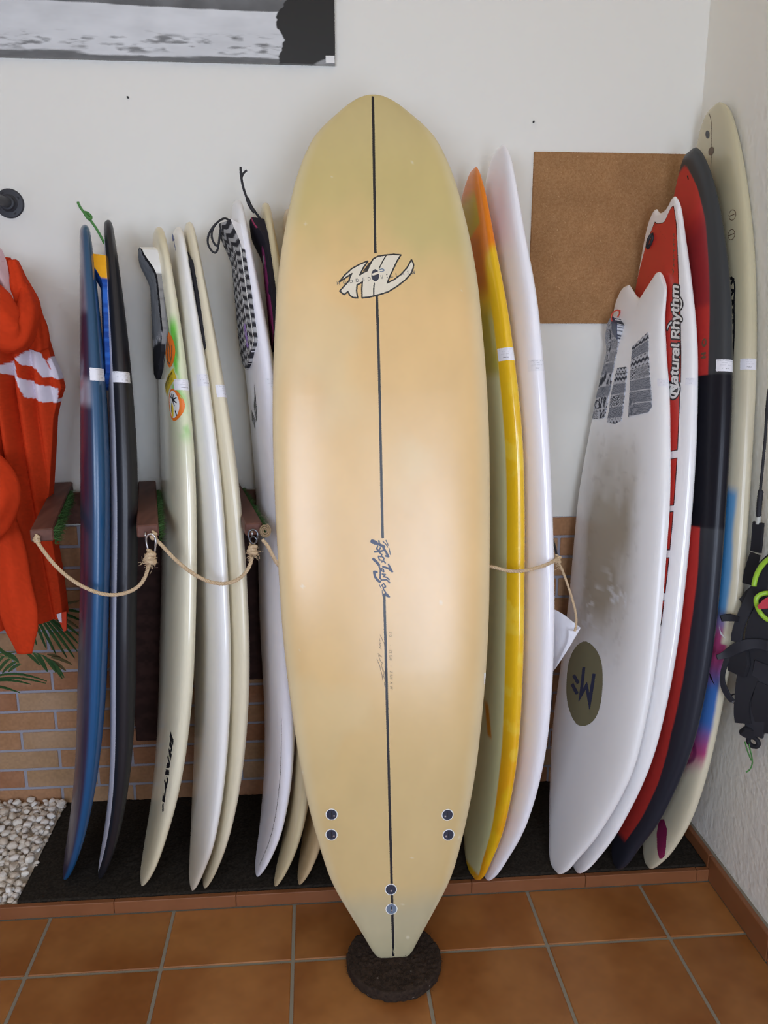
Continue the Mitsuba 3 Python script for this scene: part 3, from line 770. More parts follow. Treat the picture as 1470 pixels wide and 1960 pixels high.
# --- right of the amber board
def paint_yellow(b, t, v, z, q, P):
    s = t * b.L
    n, n2 = fb(s * 5, q * 9, 1, 11), fb(s * 24, q * 24, 1, 12)
    face = np.array([.64, .62, .33])
    yel, org = np.array([.72, .44, .012]), np.array([.70, .19, .006])
    rail = lerp(yel, org, sstep(1.66, 1.74, s + (n - .5) * .25 + q * .2) + .5 * sstep(.62, .2, s) * sstep(.45, .62, n))
    rail = lerp(rail, np.array([.78, .58, .06]), .5 * sstep(.55, .7, n2) * sstep(1.6, 1.2, s))
    bound = np.interp(s, [.02, .06, .157, .32, .47, .75, 1.2, 1.45, 1.58], [.016, .026, .036, .049, .052, .051, .049, .048, .046])
    inner = sstep(bound - .003, bound + .003, q) * sstep(1.62, 1.40, s + (n - .5) * .12)
    inner = inner * sstep(.022, .036, s)
    c = lerp(rail, face, inner)
    grn = sstep(.045, .052, q) * sstep(1.38, 1.42, s) * sstep(1.64, 1.55, s + (n - .5) * .2)
    c = lerp(c, np.array([.42, .36, .02]), grn * .8)
    c = lerp(c, np.array([.50, .12, .004]), sstep(.03, .06, q) * sstep(1.58, 1.64, s) * sstep(1.79, 1.75, s) * .8)
    patchy = sstep(1.785, 1.80, s + q * .35 - .02) * sstep(.030, .045, q) * sstep(1.92, 1.87, s)
    c = lerp(c, np.array([.50, .34, .02]), patchy)
    pale = sstep(.046, .05, q) * sstep(.075, .062, q) * sstep(1.44, 1.48, s) * sstep(1.575, 1.53, s)
    c = lerp(c, np.array([.52, .47, .17]), pale * .9)
    drip = sstep(.02, .008, np.abs(q - .125 - (s - .434) * .35)) * sstep(.425, .44, s) * sstep(.535, .51, s)
    c = lerp(c, np.array([.62, .26, .02]), drip)
    far = sstep(.45, .48, q)
    return lerp(c, rail, far)


b, k = hull('yellow', 'yellow and orange surfboard with pale green deck, right beside the amber board', paint_yellow, 'resin_gloss', 440, 190)
price_label(b, k, 1.4305, 1.4625, -.0095, .0436)
b, k = hull('pointed', 'glossy white pinnose surfboard leaning beside the yellow board, below the corkboard corner', lambda b, t, v, z, q, P: np.array([.81, .80, .84]) * np.ones((len(P), 1)), 'resin_gloss', 240, 120)
price_label(b, k, 1.4058, 1.4345, -.0115, .0376)


# --- right group
def paint_swallow(b, t, v, z, q, P):
    s = t * b.L
    n, n2, n3 = fb(s * 6, q * 12, 1, 20, 5), fb(s * 22, q * 30, 1, 21, 3), fb(s * 58, q * 52, 2, 22, 2)
    base = np.array([.79, .785, .78])
    m = sstep(.52, .80, s) * sstep(1.345, 1.20, s) * sstep(.055, .15, q + .03 * (n2 - .5)) * sstep(.47, .36, q)
    core = np.exp(-((s - .96) / .33) ** 2 - ((q - .29) / .19) ** 2)
    dirt = np.clip(m * (.12 + .95 * core) * (.30 + 1.3 * n), 0, .88)
    c = lerp(base, np.array([.30, .245, .165]), dirt)
    fl = sstep(.60, .70, n2) * sstep(.45, .55, n3) * m * (.35 + .65 * np.exp(-((s - .74) / .09) ** 2) * 1.4)
    c = lerp(c, np.array([.68, .68, .68]), np.clip(fl, 0, .85) * sstep(.98, .80, s))
    c = lerp(c, np.array([.17, .145, .11]), sstep(.66, .80, n3) * m * .16)
    return lerp(c, np.array([.60, .55, .45]), .25 * sstep(1.55, 1.69, s) * n)


E1s = lambda v: .062 * np.clip(1 - np.abs(v + .06) / .60, 0, 1) ** 1.0 + .035 * np.clip((np.abs(v) - .72) / .28, 0, 1) ** 2
b, k = hull('swallow', 'worn white swallow tail surfboard with patterned grey pads and olive oval', paint_swallow, 'resin', 440, 190, E1=E1s)
price_label(b, k, 1.3868, 1.4083, -.0085, .0286)


def tribal(seed):
    def f(s, q):
        bands = np.floor(s * 29 + seed)
        g = np.random.default_rng(seed).permutation(64)[(bands.astype(int)) % 64]
        n = fb(s * 130, q * 90, seed, 3)
        fine = np.sin(s * 1500 + n * 9) > .1
        zig = np.sin(s * 330 + 5 * np.abs(((q * 55) % 1) - .5)) > 0
        blob = fb(s * 90, q * 120, seed + 2, 9) > .52
        pick = g % 4
        on = np.where(pick == 0, fine, np.where(pick == 1, zig, np.where(pick == 2, blob, fine)))
        c = np.where(on[:, None], np.array([.03, .034, .046]), np.array([.44, .45, .48]))
        c = np.where((pick == 3)[:, None], np.where(fine[:, None], np.array([.11, .12, .145]), np.array([.26, .27, .30])), c)
        line = np.abs(((s * 29 + seed) % 1) - .02) < .05
        return np.where(line[:, None], np.array([.5, .5, .52]), c)
    return f


pad(b, k, sg.Polygon([(1.5339, .141), (1.5407, .064), (1.3506, .051), (1.332, .052), (1.318, .066), (1.310, .163), (1.364, .157), (1.483, .143)]), tribal(3), lift=.003, edge=.003, label='right strip of the patterned grey tail pad')
pad(b, k, sg.Polygon([(1.466, .225), (1.468, .175), (1.459, .167), (1.303, .203), (1.296, .243), (1.303, .287), (1.381, .265)]), tribal(5), lift=.003, edge=.003, label='middle strip of the patterned grey tail pad')
pk = pad(b, k, sg.Polygon([(1.615, .275), (1.605, .218), (1.551, .231), (1.497, .243), (1.422, .265), (1.317, .307), (1.320, .40), (1.432, .37), (1.51, .345), (1.57, .325)]), tribal(9), lift=.003, kick=(1.52, 1.61, .02), edge=.003, label='left strip of the patterned grey tail pad')
patch(lambda s, q: (lambda P, N: (P + N * (.0035 + .02 * sstep(1.52, 1.61, s)[:, None] ** 1.3), N))(*b.at(s, q)), sg.Polygon([(1.614, .262), (1.605, .219), (1.552, .232), (1.565, .262)]), .0013, 'kick_edge', 'ink_navy', pk, .008)
p0 = b.at(np.array([1.628]), np.array([.275]))[0][0]
obj('leash_string', tube(spline([p0, p0 + [-.015, -.015, .008], p0 + [-.03, -.02, -.005], p0 + [-.028, -.02, -.022], p0 + [-.01, -.012, -.012], p0 + [0, 0, .008]], 36), .002, 6), 'cord_red', k, smooth=True, label='red leash string')
mat('olive_print', (.165, .152, .085), .5)
ring_ = np.array([(.6553, .3434), (.6583, .312), (.6553, .2852), (.6348, .2351), (.5938, .2030), (.5460, .1890), (.4948, .1870), (.4504, .2110), (.4231, .2591), (.4196, .3073), (.4401, .3554), (.4777, .3975), (.5289, .4195), (.5733, .4236), (.6245, .3955)])
ring_ = CubicSpline(np.arange(len(ring_) + 1), np.vstack([ring_, ring_[:1]]), bc_type='periodic')(np.linspace(0, len(ring_), 72, endpoint=False))
ov = patch(b.at, sg.Polygon(ring_), .0005, 'oval_print', 'olive_print', k, .01, label='olive oval with dark M mark')
mk = shapely.union_all([sg.Polygon(p).buffer(.0022) for p in [[(0.5528, 0.3193), (0.4845, 0.3113), (0.5288, 0.2832), (0.481, 0.2411), (0.481, 0.2391), (0.5801, 0.2431), (0.5767, 0.2571), (0.5152, 0.2551), (0.5459, 0.2832), (0.5186, 0.3013), (0.5562, 0.3053), (0.5835, 0.3093), (0.5801, 0.3233)], [(0.5288, 0.3414), (0.5357, 0.3313), (0.5493, 0.3654), (0.5425, 0.3774)], [(0.4981, 0.3373), (0.5049, 0.3253), (0.522, 0.3654), (0.5152, 0.3774)]]])
patch(b.at, mk, .0009, 'oval_mark', 'ink_navy', ov, .008)

RED = (.50, .035, .025)
mat('panel_red', RED, .3)
E1r = lambda v: -.024 * np.exp(-((np.abs(v) - .60) / .24) ** 2) + .035 * np.clip((np.abs(v) - .80) / .20, 0, 1) ** 2
b, k = hull('rhythm', 'white surfboard with red deck panels and black script lettering', lambda b, t, v, z, q, P: np.array([.80, .795, .80]) * np.ones((len(P), 1)), 'resin_gloss', 300, 130, E1=E1r)
price_label(b, k, 1.3848, 1.4035, -.0035, .0286)
W2 = .42
bars = [[(1.862, .185), (1.846, .125), (1.858, .068), (1.8126, .0526), (1.688, .0446), (1.598, .0406), (1.511, .0446), (1.392, .0446), (1.40, .12), (1.46, W2), (1.60, .39), (1.70, .34), (1.80, .25)]]
es = [1.3639, 1.2169, 1.1981, 1.0737, 1.0586, .9568, .9379, .8437, .8248, .7570, .7419, .60]
rb = lambda s: np.interp(s, [.60, .76, .95, 1.36], [.051, .0506, .0486, .0466])
for i in range(0, 12, 2):
    a, c = es[i], es[i + 1]
    bars.append([(a, rb(a)), (c, rb(c)), (c - .045, .40), (a - .045, .40)])
for bar in bars:
    g = sg.Polygon(bar)
    pk = patch(b.at, g, .0004, 'deck_panel', 'ink_black', k, .015, label='red deck panel with black edge')
    patch(b.at, g.buffer(-.0022), .0008, 'panel_fill', 'panel_red', pk, .015)
# lettering "Natural Rhythm" reading up the deck, slanted
wd = letters('Natural Rhythm', 1.0, True).buffer(.02)
wd = affinity.skew(wd, xs=14, origin=(0, 0))
x0_, y0_, x1_, y1_ = wd.bounds
wd = affinity.affine_transform(wd, [.290 / (x1_ - x0_), 0, 0, .036, 1.360 - x0_ * .290 / (x1_ - x0_), .0585])
wd = affinity.affine_transform(wd, [1, 0, -.055, 1, 0, .076])
sw = [stroke(spline([(1.392, .062), (1.372, .052), (1.357, .066), (1.360, .088), (1.376, .092), (1.383, .08)], 20), .0065), stroke(spline([(1.543, .108), (1.552, .098), (1.556, .086)], 10), .0055), stroke(spline([(1.588, .040), (1.600, .034), (1.612, .040)], 10), .005)]
wd = shapely.union_all([wd, *sw])
lk = patch(b.at, wd.buffer(.0042), .0010, 'lettering', 'ink_black', k, .006, label='white script lettering with black outline')
patch(b.at, wd, .0014, 'lettering_face', 'white_plastic', lk, .006)
tx = [stroke([(1.678, .074), (1.684, .068), (1.690, .076)], .003)]
for i, s0 in enumerate((1.70, 1.712, 1.724, 1.736, 1.752, 1.764, 1.778)):
    tx.append(stroke([(s0 - .004, .066 + .004 * (i % 2)), (s0 + .003, .071), (s0 + .002, .062)], .0022))
patch(b.at, shapely.union_all(tx), .0012, 'lettering', 'ink_brown', k, .005)
p0, p1 = b.at(np.array([1.828, 1.786]), np.array([.20, .235]))[0]
obj('leash_string', tube(spline([p0, (p0 + p1) / 2 + [-.012, -.012, .0], p1 + [-.004, -.006, 0], (p0 + p1) / 2 + [-.004, -.016, -.006], p0 + [-.004, -.008, -.006]], 36), .0042, 7), 'cord_black', k, smooth=True, label='black leash string')


def paint_red(b, t, v, z, q, P):
    s = t * b.L
    n = fb(s * 6, q * 6, 1, 30)
    bd = np.interp(s, [0, .117, .31, .46, .61, .75, .89, 1.01, 1.40, 1.57, 1.69, 1.81, 1.91, 1.98, 2.0], [.052, .052, .052, .068, .063, .063, .057, .061, .060, .057, .051, .045, .055, .075, .085])
    red, redd = np.array([.50, .042, .035]), np.array([.25, .024, .032])
    deck = lerp(red, redd, sstep(1.62, 1.60, s) * sstep(1.56, 1.58, s) * 0 + sstep(1.57, 1.60, s) * sstep(1.88, 1.80, s + q * .3) * .75)
    deck = lerp(deck, red * .8, sstep(.9, .3, s) * .6)
    ch = lerp(np.array([.040, .043, .046]), np.array([.020, .022, .032]), sstep(1.2, .8, s))
    far = sstep(.50, .46, q)
    nose = sstep(2.0, 1.985, s + (q - .1) * .12)
    c = lerp(ch, deck, sstep(bd - .0025, bd + .0025, q) * far * nose * sstep(.085, .11, s))
    band = sstep(1.0115, 1.0165, s + .02 * q) * sstep(1.4075, 1.4025, s + .02 * q)
    return lerp(c, np.array([.007, .007, .012]), band)


b, k = hull('red', 'red and charcoal soft surfboard with black band around its middle', paint_red, 'foam_skin', 460, 200)
price_label(b, k, 1.4094, 1.4395, -.0145, .0335)
patch(b.at, sg.box(1.949, .0862, 1.962, .0915), .0006, 'leash_plug', 'ink_black', k, .005, label='black leash plug')
lt = [stroke([(1.449, .072), (1.449, .088)], .006), stroke([(1.459, .072), (1.459, .088)], .006), stroke([(1.449, .08), (1.459, .08)], .005)] + [ell(1.487, .078, .011, .011).difference(ell(1.488, .0785, .005, .006))]
patch(b.at, shapely.union_all(lt), .0006, 'lettering', 'ink_brown', k, .005, label='dark logo on red deck')


def paint_long(b, t, v, z, q, P):
    s = t * b.L
    n = fb(s * 10, q * 14, 1, 40)
    c = lerp(np.array([.60, .55, .40]), np.array([.50, .455, .30]), sstep(1.3, 1.6, s))
    m = sstep(.020, .034, q + (n - .5) * .012)
    blue, pink, lb = np.array([.04, .23, .50]), np.array([.42, .06, .17]), np.array([.14, .34, .58])
    air = lerp(lb, blue, sstep(.03, .06, q))
    air = lerp(air, pink, sstep(.80, .71, s + (n - .5) * .06))
    air = lerp(air, np.array([.05, .15, .42]), sstep(.68, .57, s + (n - .5) * .06))
    air = lerp(air, pink, sstep(.50, .39, s + (n - .5) * .06))
    m2 = np.where(s < .7, sstep(.004, .016, q + (n - .5) * .01), m)
    m2 = m2 * sstep(1.125, 1.085, s + (n - .5) * .02) * sstep(.31, .40, s + .35 * (q - .05) + (n - .5) * .08)
    c = lerp(c, air, m2)
    swirl = sstep(.010, .004, np.abs(np.hypot((s - .385) * 1.0, (q - .075)) - .03)) * sstep(.3, .35, s)
    c = lerp(c, np.array([.17, .02, .09]), swirl * .8)
    grime = sstep(1.45, 1.6, s) * sstep(2.0, 1.9, s) * sstep(.05, .1, q) * .35
    return lerp(c, np.array([.22, .18, .10]), np.clip(grime, 0, 1))


E1l = lambda v: .02 * v ** 2
b, k = hull('long', 'tall cream surfboard with blue and pink airbrush, standing in the corner', paint_long, 'resin', 460, 190)
price_label(b, k, 1.4092, 1.4373, -.0095, .0336)
s_ = np.linspace(1.99, 2.145, 12)
patch(b.at, sg.LineString(np.c_[s_, np.interp(s_, [1.99, 2.15], [.130, .070])]).buffer(.0012), .0005, 'stringer', 'ink_brown', k, .02)
patch(b.at, ell(2.0876, .1188, .013, .011), .0007, 'leash_plug', 'ink_black', k, .006, label='black leash plug')
pl = ell(2.032, .115, .012, .016)
patch(b.at, pl, .0012, 'leash_plug', 'ink_brown', k, .006)
for s0, q0 in ((1.8206, .0506), (1.7689, .0600)):
    r = ell(s0, q0, .0148, .0148)
    patch(b.at, shapely.union_all([r.difference(ell(s0, q0, .0128, .0128)), stroke([(s0, q0 - .012), (s0, q0 + .012)], .0022)]), .0007, 'fin_plug', 'ink_brown', k, .005, label='round fin plug')
lt = [stroke(spline([(1.655, .066), (1.640, .056), (1.60, .056), (1.55, .056), (1.48, .057), (1.42, .060)], 30), .005)]
for i, s0 in enumerate((1.648, 1.618, 1.590, 1.566, 1.540, 1.512, 1.478)):
    lt.append(stroke([(s0 + .006, .074), (s0, .058), (s0 - .010, .068)], .007))
patch(b.at, shapely.union_all(lt), .0006, 'lettering', 'ink_black', k, .006, label='black brush lettering')
for sgn, m_, pts in ((1, 'white_plastic', [(.7524, .045), (.728, .034), (.718, .0165), (.735, .034)]), (1, 'ink_black', [(.622, .05), (.606, .042), (.5888, .0226), (.607, .036)]), (1, mat('print_magenta', (.22, .02, .075), .35), [(.1504, .1128), (.1634, .0907), (.1460, .0566), (.0984, .0226), (.0724, .0085), (.0593, .0085), (.0550, .0145), (.0767, .0506), (.1114, .0907)])):
    patch(b.at, sg.Polygon(pts), .0006, 'painted_mark', m_, k, .006)


# ------------------------------------------------------------------ display bed: mat, pebbles, rack, ropes
def heightfield(x0, x1, y0, y1, nx, ny, fz, skirt):
    x, y = np.meshgrid(np.linspace(x0, x1, nx), np.linspace(y0, y1, ny), indexing='ij')
    V = np.stack([x, y, fz(x, y)], -1).reshape(-1, 3)
    i, j = np.meshgrid(np.arange(nx - 1), np.arange(ny - 1), indexing='ij')
    a = (i * ny + j).ravel()
    F = np.vstack([np.stack([a, a + ny, a + ny + 1], 1), np.stack([a, a + ny + 1, a + 1], 1)])
    ring = np.r_[np.arange(nx) * ny, (nx - 1) * ny + np.arange(1, ny), (np.arange(nx - 1)[::-1]) * ny + ny - 1, np.arange(1, ny - 1)[::-1]]
    n = len(V)
    low = V[ring].copy(); low[:, 2] = skirt
    k = np.arange(len(ring)); k2 = (k + 1) % len(ring)
    F = np.vstack([F, np.stack([ring[k], n + k, n + k2], 1), np.stack([ring[k], n + k2, ring[k2]], 1)])
    return np.vstack([V, low]), F


def coir(p, n, uv):
    f = mikit.fbm(p.x * 220, p.y * 220, p.z * 220, 2)
    g = mikit.noise(p.x * 330, p.y * 330, p.z * 330)
    return mikit.mix((.010, .0085, .007), (.034, .027, .020), f) + mi.Color3f(.09, .075, .06) * mikit.smoothstep(.93, .99, g)


mat('coir', mikit.proc(coir), .95, .1)
obj('bed_floor', box(LEFT_X, 1.13, 2.083, WALL_Y, -.002, .006), 'grout', 'floor')
fz = lambda x, y: BED_Z - .004 + .005 * fb(x * 90, y * 90, 0, 3, 2)
obj('floor_mat', heightfield(-.826, 1.121, 2.086, WALL_Y - .001, 330, 84, fz, .006), 'coir', smooth=True, label='long black coir mat lying under the row of surfboards', cat='mat')


def pebble_mesh(seed):
    g = np.random.default_rng(seed)
    d = g.normal(size=(26, 3)); d /= np.linalg.norm(d, axis=1, keepdims=True)
    d *= (.85 + .25 * g.random((26, 1)))
    m = trimesh.convex.convex_hull(d * np.array([1.0, .74 + .2 * g.random(), .55 + .2 * g.random()]))
    return m


for i, c in enumerate([(.70, .65, .57), (.62, .545, .45), (.74, .71, .66), (.56, .47, .37), (.67, .61, .54)]):
    mat('pebble_stone_%d' % i, c, .55, .3)
PM = [mikit.ply(pebble_mesh(50 + i), 'pebble_stone_%d' % (i % 5), 42) for i in range(15)]
heap = lambda x, y: .012 + .030 * sstep(2.08, 2.3, y) + .008 * fb(x * 9, y * 9, 0, 2)
spots, tries = [], 0
g_ = np.random.default_rng(11)
while tries < 9000 and len(spots) < 292:
    tries += 1
    x, y = g_.uniform(-1.05, -.826), g_.uniform(2.092, 2.555)
    r = g_.choice([.0095, .012, .0145, .017], p=[.25, .35, .28, .12])
    lev = 0 if tries < 3800 else 1
    if x + r > -.824 and y < 2.5 or y - r < 2.088:
        continue
    if all(s[3] != lev or (s[0] - x) ** 2 + (s[1] - y) ** 2 > (.86 * (s[2] + r)) ** 2 for s in spots):
        spots.append((x, y, r, lev))
for x, y, r, lev in spots:
    key = numbered('pebble')
    a = g_.uniform(0, 360, 3)
    scene[key] = {**PM[g_.integers(15)], 'to_world': T().translate([x, y, float(heap(x, y)) + .55 * r + lev * .011]).rotate([0, 0, 1], a[0]).rotate([1, 0, 0], (a[1] % 60) - 30).scale(float(r) * 1.12)}
    tag(key, 'small pale pebble in the white gravel left of the black mat', 'pebble', 'pale pebbles left of the black mat')
under = []
for _ in range(900):
    x, y = g_.uniform(-1.42, -.828), g_.uniform(2.092, 2.56)
    m = pebble_mesh(int(g_.integers(0, 9))); r = g_.uniform(.008, .013)
    m.apply_transform(trimesh.transformations.random_rotation_matrix(g_.random(3))); m.apply_scale(r)
    m.apply_translation((x, y, float(heap(x, y)) - .004 + (.009 if x < -1.05 else 0) * g_.random()))
    under.append(m)
obj('gravel', trimesh.util.concatenate(under + [trimesh.Trimesh(*heightfield(-1.44, -.828, 2.086, WALL_Y - .001, 30, 24, lambda x, y: heap(x, y) - .006, .005), process=False)]), 'pebble_stone_1', smooth=40, label='bed of white gravel underneath the loose pebbles', cat='gravel', kind='stuff')


def wood_fn(a, b):
    def fn(p, n, uv):
        g = mikit.fbm(p.x * 40, p.y * 6, p.z * 40, 3)
        return mikit.mix(a, b, mikit.smoothstep(.3, .7, g))
    return fn


mat('rack_wood', mikit.proc(wood_fn((.085, .034, .024), (.125, .052, .036))), .6, .3)
mat('rack_wood_dark', mikit.proc(wood_fn((.030, .012, .009), (.050, .020, .015))), .7, .25)
mat('turf', (.035, .085, .022), .8, .2)
rack = thing('surfboard_rack', 'dark brown wooden wall rack with projecting arms that holds the surfboards apart', 'rack')
obj('rail', box(-.80, .60, WALL_Y - .020, WALL_Y, .985, 1.08, .003), 'rack_wood', rack)
ARMS = [((-.748, 2.568), (-.638, 1.984)), ((-.5025, 2.568), (-.398, 2.006)), ((-.252, 2.568), (-.146, 2.004))]


def bar(p0, p1, w, z0, z1, bevel=.003):
    d = np.array(p1) - np.array(p0); L = np.linalg.norm(d)
    m = box(0, L, -w / 2, w / 2, z0, z1, bevel)
    a = math.atan2(d[1], d[0])
    m.apply_transform(trimesh.transformations.rotation_matrix(a, [0, 0, 1]))
    m.apply_translation((p0[0], p0[1], 0))
    return m


def torus(c, R, r, n_axis, seg=20, sides=7, arc=(0, 2 * math.pi)):
    n = np.array(n_axis, float); n /= np.linalg.norm(n)
    a = np.cross(n, [0, 0, 1.0] if abs(n[2]) < .9 else [1.0, 0, 0]); a /= np.linalg.norm(a)
    b = np.cross(n, a)
    w = np.linspace(arc[0], arc[1], seg, endpoint=False)
    return tube(np.array(c) + R * (np.cos(w)[:, None] * a + np.sin(w)[:, None] * b), r, sides, closed=True)


for i, (p0, p1) in enumerate(ARMS):
    k = obj('arm', bar(p0, p1, .051 if i < 2 else .042, 1.0805, 1.111), 'rack_wood', rack)
    d = np.array(p1) - np.array(p0); d /= np.linalg.norm(d); nrm = np.array([-d[1], d[0]])
    if nrm[0] < 0:
        nrm = -nrm
    blades, gg = [], np.random.default_rng(30 + i)
    L = np.linalg.norm(np.array(p1) - np.array(p0))
    for _ in range(1500):
        s = gg.uniform(.12, L + .002); z = gg.uniform(1.072, 1.108)
        c = np.array([*(np.array(p0) + d * s + nrm * (.0262 if i < 2 else .0215)), z])
        v = np.array([nrm[0], nrm[1], 0]) * gg.uniform(.006, .016) + gg.normal(0, .0045, 3) + np.array([0, 0, .002])
        w_ = np.cross(v, gg.normal(size=3)); w_ = w_ / np.linalg.norm(w_) * .0009
        blades.append(np.array([c - w_, c + w_, c + v]))
    V = np.array(blades).reshape(-1, 3)
    obj('turf_strip', (V, np.arange(len(V)).reshape(-1, 3)), 'turf', k, kind='stuff', label='green artificial grass strip along the arm')
    e = np.array([*(np.array(p1) + d * .004 - nrm * (.006 if i else .010)), 1.092])
    obj('screw_eye', trimesh.util.concatenate([torus(e + np.array([*d * .006, -.004]), .0075, .0018, nrm.tolist() + [0]), tube([e - np.array([*d * .008, 0]), e + np.array([*d * .004, 0])], .0019, 8)]), 'steel', k, smooth=True, label='small steel screw eye')
for xa, xb, z0 in ((-.585, -.44, .26), (-.245, -.115, .46), (.0, .10, .46)):
    obj('post', box(xa, xb, WALL_Y - .020, WALL_Y, z0, .984, .003), 'rack_wood_dark', rack)

# ropes and carabiners
def sisal(p, n, uv):
    g = mikit.noise(p.x * 500, p.y * 500, p.z * 500)
    return mikit.mix((.40, .28, .16), (.62, .48, .31), g)


mat('sisal', mikit.proc(sisal), .9, .2)


def frays(c, n, length, seed, down=.5):
    g = np.random.default_rng(seed)
    out = []
    for _ in range(n):
        d = g.normal(size=3); d[2] -= down; d /= np.linalg.norm(d)
        e = d * length * g.uniform(.4, 1)
        out.append(tube(spline([c, c + e * .55 + g.normal(0, length * .12, 3), c + e + g.normal(0, length * .2, 3)], 6), .0004, 3, caps=False))
    return trimesh.util.concatenate(out)


def knot(c, r, seed, axis=(0, 0, 1)):
    g = np.random.default_rng(seed)
    a = np.linspace(0, 1, 90)
    c = np.array(c)
    pts = np.stack([r * .62 * np.cos(a * 2 * np.pi * 3.4) * (1 + .25 * np.sin(a * 31)), r * .62 * np.sin(a * 2 * np.pi * 3.4) * (1 + .25 * np.cos(a * 23)), (a - .5) * 1.9 * r + .2 * r * np.sin(a * 40)], -1)
    return trimesh.util.concatenate([tube(c + pts, r * .40, 7)])


def rope(label, path, r=.0042, n=150):
    k = obj('rope', rope_mesh(path, r, n), 'sisal', smooth=True, label=label, cat='rope')
    return k


r1 = rope('sagging sisal rope hanging across the blue and black surfboards', [(-0.6483, 1.9720, 1.0875), (-0.6338, 1.9620, 1.0698), (-0.6130, 1.9620, 1.0363), (-0.5747, 1.9620, 0.9944), (-0.5347, 1.9620, 0.9675), (-0.4934, 1.9620, 0.9534), (-0.4507, 1.9620, 0.9562), (-0.4153, 1.9620, 0.9761), (-0.3976, 1.9620, 1.0067), (-0.3901, 1.9620, 1.0311)])
obj('knot', knot((-0.3883, 1.9620, 1.0413), .014, 3), 'sisal', r1, smooth=True)
obj('knot', knot((-0.6465, 1.9710, 1.0903), .008, 4), 'sisal', r1, smooth=True)
obj('fray', frays(np.array((-0.3906, 1.9600, 1.0368)), 60, .030, 5), 'sisal', r1, kind='stuff', label='frayed rope fibres')
r2 = rope('sagging sisal rope hanging across the three cream and white surfboards', [(-0.3824, 1.9850, 1.0861), (-0.3721, 1.9850, 1.0756), (-0.3515, 1.9850, 1.0507), (-0.3260, 1.9850, 1.0215), (-0.2928, 1.9850, 0.9931), (-0.2564, 1.9850, 0.9724), (-0.2192, 1.9850, 0.9662), (-0.1875, 1.9850, 0.9760), (-0.1628, 1.9850, 1.0005), (-0.1518, 1.9850, 1.0318)])
obj('knot', knot((-0.1499, 1.9850, 1.0501), .012, 6), 'sisal', r2, smooth=True)
obj('knot', knot((-0.3807, 1.9830, 1.0892), .0085, 7), 'sisal', r2, smooth=True)
obj('fray', frays(np.array((-0.1488, 1.9830, 1.0428)), 50, .026, 8), 'sisal', r2, kind='stuff', label='frayed rope fibres')
r3 = rope('sisal rope running behind the amber board and tied beside the glossy white pinnose board', [(-0.1254, 1.9850, 1.0743), (-0.1096, 1.9800, 1.0532), (-0.0921, 1.9850, 1.0146), (-0.0559, 2.0250, 0.9803), (0.0477, 2.0320, 0.9674), (0.2059, 2.0360, 0.9622), (0.3629, 2.0200, 0.9743), (0.4333, 1.9950, 0.9911), (0.4733, 1.9780, 0.9844), (0.5168, 1.9680, 0.9864), (0.5607, 1.9620, 0.9992), (0.5948, 1.9900, 1.0023), (0.6160, 2.0300, 0.9956)], n=220)
obj('knot', knot((0.6161, 2.0300, 0.9942), .009, 9), 'sisal', r3, smooth=True)
obj('loose_end', rope_mesh([(0.6162, 2.0300, 0.9914), (0.6328, 2.0300, 0.9590), (0.6517, 2.0300, 0.9108), (0.6682, 2.0300, 0.8607), (0.6743, 2.0300, 0.8247), (0.6715, 2.0300, 0.7988)], .0030, 60), 'sisal', r3, smooth=True)
obj('fray', frays(np.array((0.6236, 2.0300, 0.9788)), 16, .022, 10), 'sisal', r3, kind='stuff', label='frayed rope fibres')
obj('cord', rope_mesh([(0.6177, 2.0350, 0.9913), (0.6200, 2.0600, 1.0078), (0.6254, 2.1000, 1.0178), (0.6453, 2.2000, 1.0126), (0.6802, 2.4000, 0.9918)], .0030, 60), 'cord_black', r3, smooth=True, label='dark twisted cord')
co = np.array((-0.1188, 1.9900, 1.0949))
w_ = np.linspace(0, 2 * np.pi * 3.2, 90)
obj('coil', tube(co + np.stack([(.003 + .0034 * w_ / 6.28) * np.cos(w_), .002 * np.sin(w_ * .5), (.003 + .0034 * w_ / 6.28) * 1.25 * np.sin(w_)], -1), .0020, 7), mat('sisal_dark', (.24, .165, .09), .9), r3, smooth=True, label='rope end coiled beside the arm')
mat('steel_dark', (.16, .17, .19), .35, metal=1.0)


def carabiner(label, c, h, wd, r, m):
    c = np.array(c)
    x = np.array([1, 0, 0.0]); z = np.array([0, 0, 1.0])
    pts = [(-.16, 1.0), (.16, 1.0), (.40, .84), (.46, .55), (.32, .12), (.18, -.02)]
    loop = [c + x * a * wd + z * (b - 1) * h for a, b in [(-.10, -.02), (-.20, .04), (-.34, .25), (-.46, .6), (-.36, .88), (0, 1.0), (.36, .88), (.46, .6), (.34, .25), (.20, .04), (.10, -.02)]]
    k = obj('carabiner', tube(spline(loop, 60), r, 9), m, smooth=True, label=label, cat='carabiner')
    obj('gate', tube([c + x * .40 * wd + z * (.42 - 1) * h, c + x * .46 * wd + z * (.62 - 1) * h, c + x * .42 * wd + z * (.8 - 1) * h], r * 1.18, 9), m, k, smooth=True)
    return k


carabiner('bright steel carabiner hanging from the rack arm beside the black surfboard', (-0.3855, 1.9720, 1.0973), .052, .024, .0023, 'steel')
k = carabiner('dark steel carabiner hanging from the rack arm beside the zebra pad board', (-0.1466, 1.9800, 1.1006), .034, .024, .0024, 'steel_dark')
obj('ring', torus((-0.1461, 1.9780, 1.0753), .0085, .002, (.3, 1, 0)), 'steel_dark', k, smooth=True)

